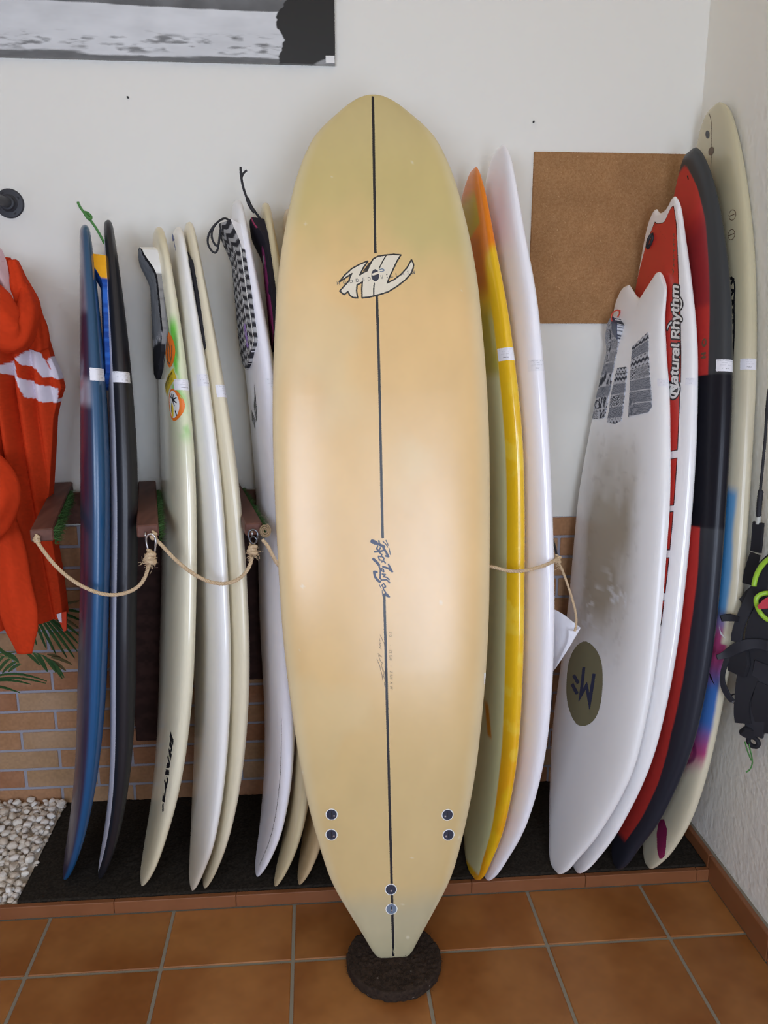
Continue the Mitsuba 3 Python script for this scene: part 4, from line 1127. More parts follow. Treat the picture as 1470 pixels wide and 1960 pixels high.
# round coir mat under the amber board
th_, rr_ = np.meshgrid(np.linspace(0, 2 * np.pi, 120, endpoint=False), np.r_[np.linspace(0, .116, 26), .1185, .119, .1185, .116], indexing='ij')
zz_ = np.r_[np.full(26, .0295), .027, .018, .008, .0005] + 0 * rr_
bump = (fb(np.cos(th_) * rr_ * 130, np.sin(th_) * rr_ * 130, zz_ * 130, 5, 2) - .5)
x_, y_ = .180 + np.cos(th_) * (rr_ + .008 * bump * (rr_ > .11)), 1.813 + np.sin(th_) * (rr_ + .008 * bump * (rr_ > .11))
V = np.stack([x_, y_, np.maximum(zz_ + .009 * bump * (zz_ > .02), .0002)], -1).reshape(-1, 3)
nr_ = 30
i, j = np.meshgrid(np.arange(120), np.arange(nr_ - 1), indexing='ij')
a = (i * nr_ + j).ravel(); b_ = (((i + 1) % 120) * nr_ + j).ravel()


def coir2(p, n, uv):
    f = mikit.fbm(p.x * 160, p.y * 160, p.z * 160, 3)
    g = mikit.noise(p.x * 120, p.y * 120, p.z * 120)
    return mikit.mix((.012, .009, .008), (.050, .032, .022), f) + mi.Color3f(.10, .085, .075) * mikit.smoothstep(.86, .97, g)


mat('coir_brown', mikit.proc(coir2), .95, .1)
rm = obj('round_mat', (V, np.vstack([np.stack([a, a + 1, b_ + 1], 1), np.stack([a, b_ + 1, b_], 1)])), 'coir_brown', smooth=True, label='round dark brown coir mat under the tail of the big amber board', cat='mat')
gg = np.random.default_rng(77)
fib = []
for _ in range(5200):
    an, ra = gg.uniform(0, 2 * np.pi), .119 * math.sqrt(gg.uniform(.0, 1))
    top = ra < .113
    c = np.array([.180 + ra * math.cos(an), 1.813 + ra * math.sin(an), .029 if top else gg.uniform(.004, .028)])
    out = np.array([math.cos(an), math.sin(an), 0])
    v = (np.array([0, 0, 1.0]) * .5 + gg.normal(0, .7, 3) if top else out + gg.normal(0, .6, 3)) * gg.uniform(.003, .0075)
    v[2] = max(v[2], -.002)
    w_ = np.cross(v, gg.normal(size=3)); w_ = w_ / np.linalg.norm(w_) * .00045
    fib.append(np.array([c - w_, c + w_, c + v]))
V = np.array(fib).reshape(-1, 3)
obj('coir_fibre', (V, np.arange(len(V)).reshape(-1, 3)), 'coir_brown', rm, kind='stuff')

# ------------------------------------------------------------------ on the back wall
def cork(p, n, uv):
    f = mikit.fbm(p.x * 260, p.z * 260, 1.0, 2)
    g = mikit.fbm(p.x * 14, p.z * 14, 3.0, 3)
    h = mikit.noise(p.x * 420, p.z * 420, 4.0)
    c = mikit.mix((.25, .122, .047), (.35, .195, .09), f) * (.9 + .25 * g)
    return c + mi.Color3f(.14, .11, .07) * mikit.smoothstep(.90, .98, h) - mi.Color3f(.07, .045, .02) * mikit.smoothstep(.10, .02, h)


mat('cork', mikit.proc(cork), .9, .15)
obj('cork_board', box(.6525, 1.122, WALL_Y - .002, WALL_Y + .0085, 1.577, 2.0615, .001), 'cork', label='plain brown cork board without a frame on the white wall', cat='cork board')


def sea(p, n, uv):
    """Black and white photograph print of a breaking sea with a dark headland at its right end."""
    x, z = p.x, p.z - 2.275
    n1 = mikit.fbm(x * 9, z * 42, 2.0, 4)
    n2 = mikit.fbm(x * 26, z * 110, 5.0, 3)
    n3 = mikit.fbm(x * 16, z * 20, 7.0, 4)
    v = .60 + .12 * (n1 - .5) + .10 * (n3 - .5)
    v = v - .42 * mikit.smoothstep(.46, .74, n2 * .7 + n1 * .3) * mikit.smoothstep(.075, .06, z + (n1 - .5) * .02) * mikit.smoothstep(.010, .026, z + (n3 - .5) * .02)
    v = dr.lerp(v, .10 + .05 * n2, mikit.smoothstep(.017, .010, z + (n1 - .5) * .022 - .006 * dr.sin(x * 5)))
    hor = .139 + .004 * (n3 - .5) - .012 * mikit.smoothstep(-.8, -.1, x)
    sky = .085 + .10 * (n3 - .4) + .25 * mikit.smoothstep(.10, .30, z)
    v = dr.lerp(v, sky, mikit.smoothstep(-.002, .002, z - hor))
    edge = -.068 + .018 * (mikit.fbm(z * 30, 1.0, 1.0, 4) - .5) * 2.2 + .012 * dr.sin(z * 46) + .02 * mikit.smoothstep(.10, .17, z)
    rock = mikit.smoothstep(-.002, .003, x - edge)
    foam = mikit.smoothstep(0, .006, (x - .022) * .42 - z + .006 * n2) * (.12 + .2 * n2)
    v = dr.lerp(v, .018 + foam, rock)
    return mi.Color3f(v * .97, v * .99, v)


mat('print_sea', mikit.proc(sea), .35, .35)
mat('print_edge', (.10, .10, .10), .6)
pic = obj('wall_print', box(-1.75, .080, WALL_Y - .008, WALL_Y + .0085, 2.2755, 2.72), 'print_sea', label='wide black and white photo print of a stormy sea at the top of the wall', cat='picture')
obj('caption_card', box(.054, .0785, WALL_Y - .0095, WALL_Y - .0082, 2.2785, 2.2975, .0005), 'white_plastic', pic, label='small blank white card in the corner')
for x, z in ((-.49, 2.183), (.648, 2.142)):
    obj('nail', tube([[x, WALL_Y + .012, z], [x, WALL_Y + .003, z]], [.0022, .0028], 8), 'cord_black', label='tiny dark nail in the white wall ' + ('below the sea print' if x < 0 else 'above the cork board corner'), cat='nail')
mat('iron', (.030, .031, .038), .5, .4)
fx, fz_ = -.832, 1.903
cr = thing('clothes_rail', 'black iron pipe rail with round flange fixed to the white wall above the orange poncho', 'clothes rail')
prof_ = [(0, 0), (.0385, 0), (.0395, -.002), (.0395, -.005), (.037, -.0075), (.024, -.009), (.0195, -.014), (.0185, -.026), (.0135, -.027)]
lath = trimesh.creation.revolve(np.array([[r, -h] for r, h in prof_]), sections=40)
lath.apply_transform(trimesh.transformations.rotation_matrix(math.pi / 2, [1, 0, 0]))
lath.apply_translation((fx, WALL_Y + .009, fz_))
obj('flange', lath, 'iron', cr, smooth=35)
obj('pipe', tube([[fx, WALL_Y - .01, fz_], [fx, 1.45, fz_]], .0135, 20), 'iron', cr, smooth=40)
for a in (.5, 2.07, 3.64, 5.2):
    obj('screw', tube([[fx + .029 * math.cos(a), WALL_Y + .003, fz_ + .029 * math.sin(a)], [fx + .029 * math.cos(a), WALL_Y + .0005, fz_ + .029 * math.sin(a)]], .0042, 10), 'cord_black', cr)

# paper sheet behind the pinnose board
ctrl = np.array([(0.6224, 2.1300, 0.8340), (0.6547, 2.1100, 0.8223), (0.6811, 2.0900, 0.8051), (0.6998, 2.0700, 0.7929), (0.6310, 2.1600, 0.7623), (0.6463, 2.1300, 0.7581), (0.6633, 2.1000, 0.7647), (0.6952, 2.0750, 0.7748), (0.6345, 2.1700, 0.6810), (0.6450, 2.1400, 0.6900), (0.6521, 2.1100, 0.6992), (0.6684, 2.0850, 0.7180), (0.6358, 2.1700, 0.6182), (0.6404, 2.1500, 0.6269), (0.6416, 2.1200, 0.6416), (0.6438, 2.1000, 0.6611)]).reshape(4, 4, 3)
from scipy.ndimage import zoom as _zoom
sheet = np.stack([_zoom(ctrl[..., c], 6, order=3, mode='nearest', grid_mode=False) for c in range(3)], -1)
nu, nv = sheet.shape[:2]
i, j = np.meshgrid(np.arange(nu - 1), np.arange(nv - 1), indexing='ij')
a = (i * nv + j).ravel()
mat('paper', (.72, .72, .76), .8, .2)
pk = obj('paper_sheet', (sheet.reshape(-1, 3), np.vstack([np.stack([a, a + nv, a + nv + 1], 1), np.stack([a, a + nv + 1, a + 1], 1)])), 'paper', smooth=True, label='curled white paper sheet sticking out between the pinnose and the swallow tail board', cat='paper')
flap = np.array([(0.6669, 2.0680, 0.7873), (0.6820, 2.0620, 0.7876), (0.6992, 2.0640, 0.7951), (0.6674, 2.0660, 0.7645), (0.6768, 2.0600, 0.7665), (0.6870, 2.0620, 0.7742), (0.6592, 2.0750, 0.7270), (0.6648, 2.0700, 0.7273), (0.6709, 2.0680, 0.7369), (0.6420, 2.0900, 0.6701), (0.6415, 2.0880, 0.6679), (0.6423, 2.0860, 0.6703)]).reshape(4, 3, 3)
fl = np.stack([_zoom(flap[..., c], 6, order=3, mode='nearest', grid_mode=False) for c in range(3)], -1)
nu, nv = fl.shape[:2]
i, j = np.meshgrid(np.arange(nu - 1), np.arange(nv - 1), indexing='ij')
a = (i * nv + j).ravel()
obj('turned_corner', (fl.reshape(-1, 3), np.vstack([np.stack([a, a + nv, a + nv + 1], 1), np.stack([a, a + nv + 1, a + 1], 1)])), 'paper', pk, smooth=True)

# ------------------------------------------------------------------ orange poncho
ORANGE, STRIPE, LINING = np.array([.50, .036, .006]), np.array([.66, .60, .66]), np.array([.52, .36, .37])
po = thing('hooded_poncho', 'orange hooded towelling poncho with white sleeve stripes hanging from the black rail', 'poncho')


def surf(X, Y, Z, name, col, parent, closed=False, label=None, thick=None):
    nu, nv = X.shape
    V = np.stack([X, Y, Z], -1).reshape(-1, 3)
    i, j = np.meshgrid(np.arange(nu - 1), np.arange(nv - (0 if closed else 1)), indexing='ij')
    j2 = (j + 1) % nv
    q = np.stack([i * nv + j, (i + 1) * nv + j, (i + 1) * nv + j2, i * nv + j2], -1).reshape(-1, 4)
    F = np.vstack([q[:, [0, 1, 2]], q[:, [0, 2, 3]]])
    c = col(V) if callable(col) else np.broadcast_to(col, (len(V), 3))
    return obj(name, (V, F), 'cloth_vc', parent, smooth=True, color=c, label=label)


# right edge of the body, as (x, z) at the depth of the cloth
edge = np.array([(-0.7838, 2.3700, 1.7467), (-0.7734, 2.3700, 1.7179), (-0.7580, 2.3700, 1.6838), (-0.7369, 2.3700, 1.6239), (-0.7169, 2.3700, 1.5768), (-0.6995, 2.3700, 1.5292), (-0.6920, 2.3700, 1.4893), (-0.6775, 2.3700, 1.4505), (-0.6700, 2.3700, 1.4086), (-0.6838, 2.3700, 1.3749), (-0.6975, 2.3700, 1.3268), (-0.7063, 2.3700, 1.2552), (-0.7167, 2.3700, 1.1827), (-0.7271, 2.3700, 1.1092), (-0.7292, 2.3700, 1.0345), (-0.7258, 2.3700, 0.9739), (-0.7191, 2.3700, 0.8815), (-0.7154, 2.3700, 0.8034), (-0.7145, 2.3700, 0.7607)])
oz = np.argsort(edge[:, 2])
ex = lambda z: np.interp(z, edge[oz, 2], edge[oz, 0])
zt, zb = edge[:, 2].max(), edge[:, 2].min()
zz = np.linspace(zt, zb, 300)
aa = np.linspace(0, 1, 520)
Z, A = np.meshgrid(zz, aa, indexing='ij')
drop = (zt - Z) / (zt - zb)
XR = ex(Z)
XL = -1.42 + .10 * sstep(.2, 0, drop)
half = A < .5
u_ = np.where(half, A * 2, 2 - A * 2)                 # front from left to right, then back
X = XL + (XR - XL) * (1 - (1 - u_) ** 1.0)
ph_ = (X + 1.42) * 112 - drop * 5.2 + 1.1 * np.sin(drop * 4 + X * 9)
fold = (np.abs(np.sin(ph_ * .5 * 1.25)) ** .55 - .6) * (.022 + .075 * sstep(.06, .35, drop)) + .012 * np.sin((X + 1.42) * 41 + 2.0)
front = 2.375 - .085 * (1 - u_ ** 6) - fold * np.clip((1 - u_) * 6, 0, 1) - .03 * drop
Y = np.where(half, front, 2.40 + .045 * (1 - u_ ** 4) * .8)
poly2 = [(-0.8156, 2.3600, 1.4655), (-0.7734, 2.3600, 1.4845), (-0.7639, 2.3600, 1.4405), (-0.7275, 2.3600, 1.4223), (-0.6796, 2.3600, 1.4081), (-0.6843, 2.3600, 1.3688), (-0.7208, 2.3600, 1.3747), (-0.7537, 2.3600, 1.3889), (-0.7696, 2.3600, 1.4377)]
poly1 = [(-0.7703, 2.3600, 1.4886), (-0.7498, 2.3600, 1.5064), (-0.7219, 2.3600, 1.5172), (-0.6893, 2.3600, 1.4387), (-0.7111, 2.3600, 1.4388), (-0.7242, 2.3600, 1.4596), (-0.7568, 2.3600, 1.4735)]
poly3 = [(-0.7020, 2.3600, 1.4816), (-0.6913, 2.3600, 1.4953), (-0.6663, 2.3600, 1.4372), (-0.6790, 2.3600, 1.4317), (-0.6908, 2.3600, 1.4373)]
SP = [sg.Polygon([(p[0], p[2]) for p in pp]) for pp in (poly1, poly2, poly3)]


def body_col(V):
    c = np.broadcast_to(ORANGE, (len(V), 3)).copy()
    n = fb(V[:, 0] * 300, V[:, 2] * 300, V[:, 1] * 60, 3, 2)
    c *= (.86 + .28 * n)[:, None]
    for p in SP:
        c[shapely.contains_xy(p, V[:, 0], V[:, 2])] = STRIPE
    return c


surf(X, Y, Z, 'body', body_col, po, closed=True)


def sleeve(name, path, ra, rb_, seed, col=ORANGE, parent=po, label=None, n=60, sides=48, crease=.10):
    c = spline(path, n)
    t = np.linspace(0, 1, n)
    ra_, rb2 = np.interp(t, np.linspace(0, 1, len(ra)), ra), np.interp(t, np.linspace(0, 1, len(rb_)), rb_)
    tg = np.gradient(c, axis=0); tg /= np.linalg.norm(tg, axis=1, keepdims=True)
    side = np.cross(tg, [0, -1.0, 0.0]); side /= np.linalg.norm(side, axis=1, keepdims=True) + 1e-9
    fwd = np.cross(side, tg)
    w = np.linspace(0, 2 * np.pi, sides, endpoint=False)
    k = 1 + crease * np.sin(w[None] * 5 + seed + 3 * t[:, None]) + crease * .8 * np.sin(t[:, None] * 14 + w[None] * 2 + seed)
    P = c[:, None] + (ra_[:, None] * np.cos(w) * k)[..., None] * side[:, None] + (rb2[:, None] * np.sin(w) * k)[..., None] * fwd[:, None]
    cap0, cap1 = c[:1, None] + 0 * P[:1], c[-1:, None] + 0 * P[-1:]
    P = np.concatenate([cap0, P, cap1], 0)
    return surf(P[..., 0], P[..., 1], P[..., 2], name, (lambda V: np.broadcast_to(col, (len(V), 3)) * (.88 + .24 * fb(V[:, 0] * 300, V[:, 2] * 300, V[:, 1] * 60, 3, 2))[:, None]), parent, closed=True, label=label)


sleeve('sleeve', [(-0.7488, 2.3000, 1.7323), (-0.7331, 2.2900, 1.6745), (-0.7139, 2.2800, 1.6101), (-0.7015, 2.2800, 1.5620), (-0.7018, 2.2900, 1.5197)], [.012, .022, .028, .028, .022], [.02, .035, .04, .04, .03], 1)
hood = sleeve('hood', [(-0.8411, 2.2200, 1.7025), (-0.8002, 2.1900, 1.6341), (-0.7557, 2.1700, 1.5812), (-0.7285, 2.1800, 1.5537), (-0.7084, 2.2100, 1.5809), (-0.7072, 2.2500, 1.6227), (-0.7196, 2.2800, 1.6742)], [.05, .062, .064, .052, .036, .022, .010], [.05, .06, .06, .05, .04, .03, .015], 2, crease=.05, label='rolled orange hood')
lin = [(-0.8374, 2.2500, 1.7287), (-0.7965, 2.2400, 1.7284), (-0.7723, 2.2600, 1.7670), (-0.7642, 2.2700, 1.7578), (-0.7568, 2.2700, 1.7304), (-0.7462, 2.2600, 1.6735), (-0.7371, 2.2500, 1.6416), (-0.7276, 2.2400, 1.6137), (-0.7208, 2.2350, 1.5883), (-0.7297, 2.2200, 1.5757), (-0.7474, 2.2100, 1.5909), (-0.7852, 2.2150, 1.6284), (-0.8327, 2.2200, 1.6656)]
lp3 = np.array(lin); lv2, lf2 = trimesh.creation.triangulate_polygon(sg.Polygon(lp3[:, [0, 2]]), engine='earcut')
lv3, lf3 = trimesh.remesh.subdivide_to_size(np.c_[lv2, 0 * lv2[:, 0]], lf2, .012)
from scipy.interpolate import LinearNDInterpolator, NearestNDInterpolator, RBFInterpolator
yy = RBFInterpolator(lp3[:, [0, 2]], lp3[:, 1], smoothing=1e-4)(lv3[:, :2])
yy = yy + .010 * np.sin(lv3[:, 0] * 160 + lv3[:, 1] * 60)
V = np.c_[lv3[:, 0], yy, lv3[:, 1]]
obj('hood_lining', (V, lf3), 'cloth_vc', hood, smooth=True, color=np.broadcast_to(LINING, (len(V), 3)), label='pale pink towelling lining')
sleeve('sleeve', [(-0.8827, 2.2000, 1.2425), (-0.8237, 2.1700, 1.2136), (-0.7861, 2.1500, 1.1635), (-0.8067, 2.1500, 1.1101), (-0.8538, 2.1700, 1.0446)], [.045, .055, .052, .048, .03], [.05, .05, .05, .05, .04], 3, crease=.06)
sleeve('sleeve', [(-0.8153, 2.2400, 1.0891), (-0.8013, 2.2100, 1.0047), (-0.7864, 2.1900, 0.9249), (-0.7757, 2.1800, 0.8344), (-0.7731, 2.1800, 0.7612), (-0.7725, 2.1800, 0.7390), (-0.7725, 2.1800, 0.7242)], [.030, .040, .044, .046, .046, .040, .020], [.030, .034, .036, .034, .028, .020, .008], 4, crease=.06, label='hanging orange sleeve')
hp = np.array([(-0.7308, 2.3350, 0.7785), (-0.7032, 2.3350, 0.7824), (-0.7078, 2.3350, 0.7261), (-0.7153, 2.3350, 0.7232), (-0.7222, 2.3350, 0.7439)])
obj('belt_end', (np.vstack([hp, hp + [0, .006, 0]]), np.array([[0, 1, 2], [0, 2, 4], [4, 2, 3], [5, 7, 6], [5, 9, 7], [9, 8, 7], [0, 5, 1], [1, 5, 6], [1, 6, 2], [2, 6, 7], [2, 7, 3], [3, 7, 8], [3, 8, 4], [4, 8, 9], [4, 9, 0], [0, 9, 5]])), mat('orange_cloth', ORANGE, .8), po)
hp = np.array([(-0.7295, 2.3300, 0.7772), (-0.7163, 2.3300, 0.7815), (-0.7173, 2.3300, 0.7519), (-0.7242, 2.3300, 0.7552)])
obj('white_corner', (np.vstack([hp, hp + [0, .003, 0]]), np.array([[0, 1, 2], [0, 2, 3], [4, 6, 5], [4, 7, 6], [0, 4, 1], [1, 4, 5], [1, 5, 2], [2, 5, 6], [2, 6, 3], [3, 6, 7], [3, 7, 0], [0, 7, 4]])), mat('white_cloth', STRIPE, .8), po)

# ------------------------------------------------------------------ palm leaves behind the poncho
def leaf_col(p, n, uv):
    f = mikit.fbm(p.x * 30, p.y * 30, p.z * 30, 2)
    return mikit.mix((.012, .042, .010), (.035, .085, .022), f)


mat('palm_leaf', mikit.proc(leaf_col), .45, .4)
mat('palm_leaf_dry', (.10, .075, .03), .7, .2)
mat('palm_stem', (.10, .13, .04), .6)
palm = thing('palm_plant', 'potted palm plant with narrow green leaflets behind the hanging poncho', 'plant')
base = np.array([-1.22, 2.36, .02])
obj('trunk', tube(spline([base, base + [.01, 0, .09], base + [.015, 0, .17]], 14), [.028] * 5 + [.022] * 5 + [.012] * 4, 10), 'palm_stem', palm, smooth=True)


def leaflet(p0, p1, w, sag, m, parent):
    p0, p1 = np.array(p0), np.array(p1)
    n = 9
    t = np.linspace(0, 1, n)
    c = p0 + (p1 - p0) * t[:, None]
    c[:, 2] += sag * np.sin(t * np.pi)
    d = (p1 - p0) / np.linalg.norm(p1 - p0)
    s = np.cross(d, [0.2, -1.0, .35]); s /= np.linalg.norm(s)
    up = np.cross(s, d)
    wd = w * np.sin(np.pi * np.clip(t * .92 + .05, 0, 1)) ** .6 + .0003
    l, r = c + s * wd[:, None], c - s * wd[:, None]
    mid = c + up * (wd * .45)[:, None]
    low = mid - up * .0007
    V = np.vstack([l, mid, r, low])
    F = []
    for i in range(n - 1):
        for a, b in ((0, 1), (1, 2), (2, 3), (3, 0)):
            A, B = a * n + i, b * n + i
            F += [[A, B, B + 1], [A, B + 1, A + 1]]
    obj('leaflet', (V, np.array(F)), m, parent, smooth=False)


def frond(stem, leaves, w=.0042):
    f = obj('frond', tube(spline([base + [.015, 0, .16], *stem], 30), np.linspace(.0055, .0016, 30), 6), 'palm_stem', palm, smooth=True)
    for p0, p1, sag, dry in leaves:
        leaflet(p0, p1, w, sag, 'palm_leaf_dry' if dry else 'palm_leaf', f)


frond([(-1.0066, 2.4000, 0.6654), (-0.8884, 2.4200, 0.7428), (-0.8168, 2.4300, 0.7500), (-0.7701, 2.4500, 0.7529)], [
    ((-0.8233, 2.4300, 0.7437), (-0.7760, 2.4400, 0.6135), .004, 0), ((-0.8144, 2.4300, 0.7435), (-0.7482, 2.4500, 0.5966), .006, 0), ((-0.8028, 2.4300, 0.7399), (-0.7284, 2.4600, 0.5901), .006, 0), ((-0.7912, 2.4300, 0.7363), (-0.7190, 2.4600, 0.6116), .006, 0),
    ((-0.7857, 2.4400, 0.7292), (-0.7169, 2.4700, 0.6327), .006, 0), ((-0.7797, 2.4500, 0.7286), (-0.7147, 2.4800, 0.6539), .005, 0), ((-0.7731, 2.4500, 0.7350), (-0.7158, 2.4900, 0.6736), .004, 1), ((-0.7696, 2.4500, 0.7414), (-0.7120, 2.5000, 0.6950), .004, 0),
    ((-0.7691, 2.4600, 0.7444), (-0.7100, 2.5000, 0.7217), .004, 0), ((-0.7749, 2.4600, 0.7478), (-0.7117, 2.5000, 0.7585), .004, 1), ((-0.8321, 2.4300, 0.7456), (-0.7997, 2.4300, 0.6383), .004, 0), ((-0.8436, 2.4200, 0.7479), (-0.8225, 2.4200, 0.6513), .004, 0)])
frond([(-0.9800, 2.3600, 0.6375), (-0.8839, 2.3400, 0.6618), (-0.8188, 2.3400, 0.6628), (-0.7799, 2.3500, 0.6445), (-0.7630, 2.3600, 0.6204)], [
    ((-0.8262, 2.3400, 0.6614), (-0.7920, 2.3400, 0.6219), .003, 0), ((-0.8061, 2.3400, 0.6592), (-0.7734, 2.3400, 0.6019), .004, 0), ((-0.7947, 2.3400, 0.6572), (-0.7737, 2.3450, 0.5981), .004, 0), ((-0.7823, 2.3450, 0.6499), (-0.7521, 2.3500, 0.5935), .005, 0),
    ((-0.7758, 2.3500, 0.6412), (-0.7392, 2.3600, 0.5691), .006, 0), ((-0.7691, 2.3550, 0.6340), (-0.7331, 2.3600, 0.5721), .005, 0), ((-0.7668, 2.3600, 0.6270), (-0.7331, 2.3800, 0.5846), .004, 1), ((-0.7645, 2.3600, 0.6366), (-0.7197, 2.4000, 0.5952), .004, 1), ((-0.7754, 2.3600, 0.6466), (-0.7452, 2.4000, 0.6126), .003, 1)])
frond([(-0.9704, 2.3000, 0.6500), (-0.9039, 2.2800, 0.6795), (-0.8530, 2.2700, 0.6774), (-0.8266, 2.2700, 0.6610), (-0.8187, 2.2700, 0.6545)], [
    ((-0.8186, 2.2700, 0.6560), (-0.8506, 2.2600, 0.6382), .004, 0), ((-0.8291, 2.2700, 0.6641), (-0.8678, 2.2600, 0.6342), .005, 0), ((-0.8450, 2.2700, 0.6740), (-0.8819, 2.2600, 0.6331), .006, 0), ((-0.8611, 2.2700, 0.6807), (-0.8921, 2.2600, 0.6428), .006, 0),
    ((-0.8369, 2.2700, 0.6706), (-0.8746, 2.2800, 0.6925), .004, 0), ((-0.8238, 2.2700, 0.6609), (-0.8556, 2.2800, 0.6857), .005, 0), ((-0.8527, 2.2700, 0.6804), (-0.8898, 2.2800, 0.7084), .004, 0)])
frond([(-1.0219, 2.3300, 0.5431), (-0.9800, 2.3400, 0.5659), (-0.9464, 2.3500, 0.5763)], [
    ((-0.9533, 2.3500, 0.5798), (-0.7959, 2.4000, 0.5449), .020, 0), ((-0.9540, 2.3500, 0.5733), (-0.7995, 2.4000, 0.5384), .014, 0), ((-0.9564, 2.3400, 0.5715), (-0.8381, 2.3900, 0.5411), .012, 0), ((-0.9634, 2.3400, 0.5588), (-0.8696, 2.3800, 0.5204), .010, 0), ((-0.9673, 2.3400, 0.5493), (-0.8949, 2.3800, 0.5345), .010, 1)], .0030)

# ------------------------------------------------------------------ leashes hanging on the right wall
def ribbon(path, w, th, name, m, parent, n=40, face=(-1, -.55, 0), label=None, taper=None):
    c = spline(path, n)
    t = np.gradient(c, axis=0); t /= np.linalg.norm(t, axis=1, keepdims=True)
    f = np.array(face, float); f /= np.linalg.norm(f)
    s = np.cross(t, f); s /= np.linalg.norm(s, axis=1, keepdims=True) + 1e-9
    o = np.cross(s, t)
    ww = np.interp(np.linspace(0, 1, n), np.linspace(0, 1, len(w)), w) if np.ndim(w) else np.full(n, w)
    h = ww[:, None] / 2
    e = .25
    ring = [(-1, -e), (-.9, -1), (.9, -1), (1, -e), (1, e), (.9, 1), (-.9, 1), (-1, e)]
    V = np.stack([c + s * h * a + o * th / 2 * b for a, b in ring], 1).reshape(-1, 3)
    k = len(ring); F = []
    for i in range(n - 1):
        for j in range(k):
            j2 = (j + 1) % k
            F += [[i * k + j, i * k + j2, (i + 1) * k + j2], [i * k + j, (i + 1) * k + j2, (i + 1) * k + j]]
    for j in range(1, k - 1):
        F += [[0, j + 1, j], [(n - 1) * k, (n - 1) * k + j, (n - 1) * k + j + 1]]
    return obj(name, (V, np.array(F)), m, parent, smooth=40, label=label)


mat('neoprene', (.014, .014, .018), .7, .3)
mat('webbing', (.020, .021, .027), .6, .35)
mat('lime_cord', (.27, .48, .03), .4, .5)
mat('red_cloth', (.42, .03, .045), .8)
mat('clear_plastic', (.45, .46, .42), .2, .6)
hk_ = thing('wall_hook', 'dark iron hook on the right wall that carries the bundle of leashes', 'hook')
obj('peg', tube([[WALL_X, 1.83, 1.52], [1.07, 1.83, 1.53], [1.06, 1.83, 1.55]], .007, 10), 'iron', hk_, smooth=40)
obj('plate', box(WALL_X - .004, WALL_X, 1.81, 1.85, 1.49, 1.55, .001), 'iron', hk_)
l1 = thing('surf_leash', 'black surf leash with thin cord and wide rail saver hanging on the right wall', 'leash')
obj('cord', tube(spline([[1.075, 1.83, 1.54], *[(1.0758, 1.9300, 1.4005), (1.0898, 1.9500, 1.3356), (1.0971, 1.9600, 1.2443), (1.1008, 1.9650, 1.1713)]], 40), .0034, 8), 'cord_black', l1, smooth=True)
obj('whipping', rope_mesh([(1.1015, 1.9650, 1.1779), (1.1017, 1.9650, 1.1382), (1.1028, 1.9650, 1.1141)], .0062, 40, .012), 'webbing', l1, smooth=True)
obj('connector', ribbon and tube([(1.1026, 1.9650, 1.1168), (1.1036, 1.9650, 1.0940)], .0058, 10), 'clear_plastic', l1, smooth=40)
ribbon([(1.1045, 1.9650, 1.0980), (1.1054, 1.9650, 1.0643), (1.1057, 1.9650, 1.0222)], .030, .009, 'rail_saver', 'neoprene', l1)
ribbon([(1.1049, 1.9650, 1.0168), (1.0982, 1.9650, 0.9758), (1.0967, 1.9650, 0.9371)], [.026, .032, .037], .010, 'cuff', 'neoprene', l1)
ribbon([(1.1048, 1.9500, 0.9418), (1.0887, 1.9500, 0.9118), (1.0708, 1.9500, 0.8984)], [.010, .026, .012], .008, 'pull_tab', 'neoprene', l1)
l2 = thing('surf_leash', 'surf leash with bright lime green cord looping over the black straps', 'leash')
obj('cord', tube(spline([(1.0934, 1.8600, 1.0404), (1.0807, 1.8800, 1.0179), (1.0720, 1.8900, 0.9886), (1.0674, 1.8900, 0.9568)], 30), .0062, 10), 'lime_cord', l2, smooth=True, label='lime green leash cord')
obj('cord', tube(spline([(1.0932, 1.8600, 0.9474), (1.0780, 1.8700, 0.9431), (1.0659, 1.8700, 0.9328), (1.0693, 1.8700, 0.9126), (1.0806, 1.8700, 0.8935), (1.0895, 1.8600, 0.8835), (1.1003, 1.8500, 0.8801)], 40), .0058, 10), 'lime_cord', l2, smooth=True, label='lime green leash cord')
ribbon([(1.1006, 1.8800, 1.0279), (1.0995, 1.9000, 0.9929), (1.0902, 1.9000, 0.9556), (1.0968, 1.8900, 0.9183)], [.03, .05, .045, .03], .012, 'cuff', 'neoprene', l2)
ribbon([(1.0913, 1.8450, 0.9366), (1.0747, 1.8500, 0.9222), (1.0637, 1.8550, 0.9154)], [.022, .024, .008], .008, 'pull_loop', 'red_cloth', l2, label='red cloth pull loop')
l3 = thing('surf_leash', 'tangled bundle of black leash straps with a dark green string at the bottom', 'leash')
ribbon([(1.0976, 1.9300, 0.9347), (1.0801, 1.9300, 0.8940), (1.0643, 1.9300, 0.8473), (1.0598, 1.9300, 0.7971)], [.034, .031, .028, .030], .009, 'strap', 'webbing', l3)
ribbon([(1.0258, 1.9550, 0.8504), (1.0449, 1.9500, 0.8545), (1.0594, 1.9300, 0.8558)], [.016, .020, .014], .006, 'strap', 'neoprene', l3)
ribbon([(1.1084, 1.8700, 0.8084), (1.0847, 1.9000, 0.8026), (1.0639, 1.9200, 0.7869), (1.0514, 1.9400, 0.7650), (1.0246, 1.9550, 0.7454)], [.028, .026, .030, .026, .012], .009, 'strap', 'webbing', l3)
ribbon([(1.0516, 1.9450, 0.7601), (1.0399, 1.9400, 0.7268), (1.0353, 1.9350, 0.6904), (1.0429, 1.9250, 0.6615), (1.0565, 1.9150, 0.6411)], [.018, .013, .012, .018, .014], .006, 'strap', 'webbing', l3)
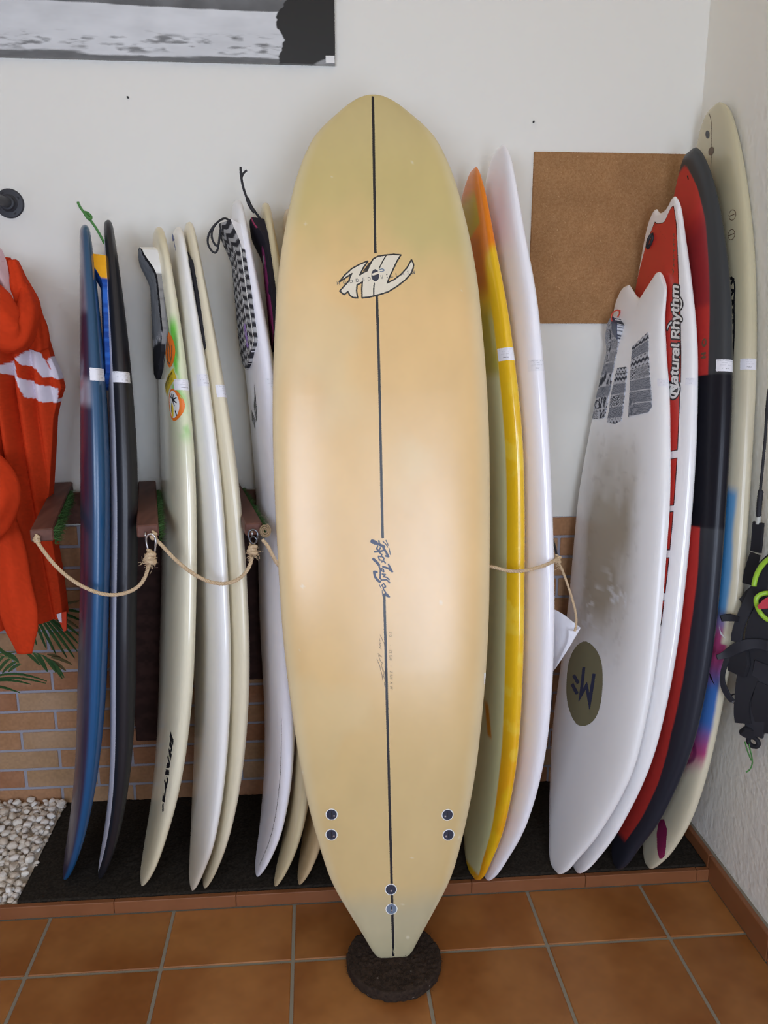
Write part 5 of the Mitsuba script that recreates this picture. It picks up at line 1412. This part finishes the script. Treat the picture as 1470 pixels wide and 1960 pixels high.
ribbon([(1.1257, 1.9000, 0.9005), (1.1086, 1.9050, 0.8581), (1.1051, 1.9050, 0.7888), (1.1069, 1.9000, 0.7205)], [.060, .066, .066, .060], .030, 'cuff', 'neoprene', l3, face=(-1, -.9, 0))
ribbon([(1.0728, 1.9250, 0.7789), (1.0673, 1.9200, 0.7529), (1.0655, 1.9200, 0.7160)], [.04, .06, .05], .018, 'cuff', 'neoprene', l3)
ribbon([(1.1000, 1.9000, 0.7602), (1.0864, 1.9050, 0.7049), (1.0785, 1.9050, 0.6480), (1.0846, 1.9000, 0.5894)], [.05, .055, .04, .045], .016, 'cuff', 'neoprene', l3, face=(-1, -.9, 0))
ribbon([(1.1111, 1.8750, 0.7593), (1.1079, 1.8800, 0.6871), (1.1045, 1.8800, 0.6160), (1.1058, 1.8850, 0.5628)], [.055, .055, .05, .048], .012, 'cuff', 'webbing', l3, face=(-1, -.9, 0))
ribbon([(1.1196, 1.8700, 0.7054), (1.1148, 1.8700, 0.6491), (1.1305, 1.8650, 0.5795)], [.05, .06, .04], .02, 'cuff', 'neoprene', l3, face=(-1, -.9, 0))
c_ = np.array((1.1067, 1.8850, 0.5409))
w_ = np.linspace(0, 2 * np.pi, 40, endpoint=False)
obj('cuff_ring', tube(c_ + np.stack([.012 * np.cos(w_) * .6, -.012 * np.cos(w_) * .7 * 1.4, .012 * np.sin(w_)], -1), .006, 8, closed=True), 'neoprene', l3, smooth=True)
ribbon([(1.0757, 1.8900, 0.5717), (1.0918, 1.8880, 0.5662), (1.1104, 1.8860, 0.5636)], [.022, .032, .02], .014, 'cuff', 'neoprene', l3)
obj('buckle', torus((1.0643, 1.9150, 0.6466), .013, .0022, (1, .8, .1)), 'steel_dark', l3, smooth=True)
for pts in ([(1.0844, 1.8850, 0.5419), (1.0941, 1.8850, 0.5151), (1.1065, 1.8850, 0.4895)], [(1.0962, 1.8850, 0.5355), (1.1028, 1.8850, 0.5118), (1.1094, 1.8850, 0.4879), (1.1085, 1.8850, 0.4702), (1.0960, 1.8850, 0.4559)]):
    obj('string', tube(spline(pts, 24), .0017, 6), 'cord_green', l3, smooth=True, label='thin green string')
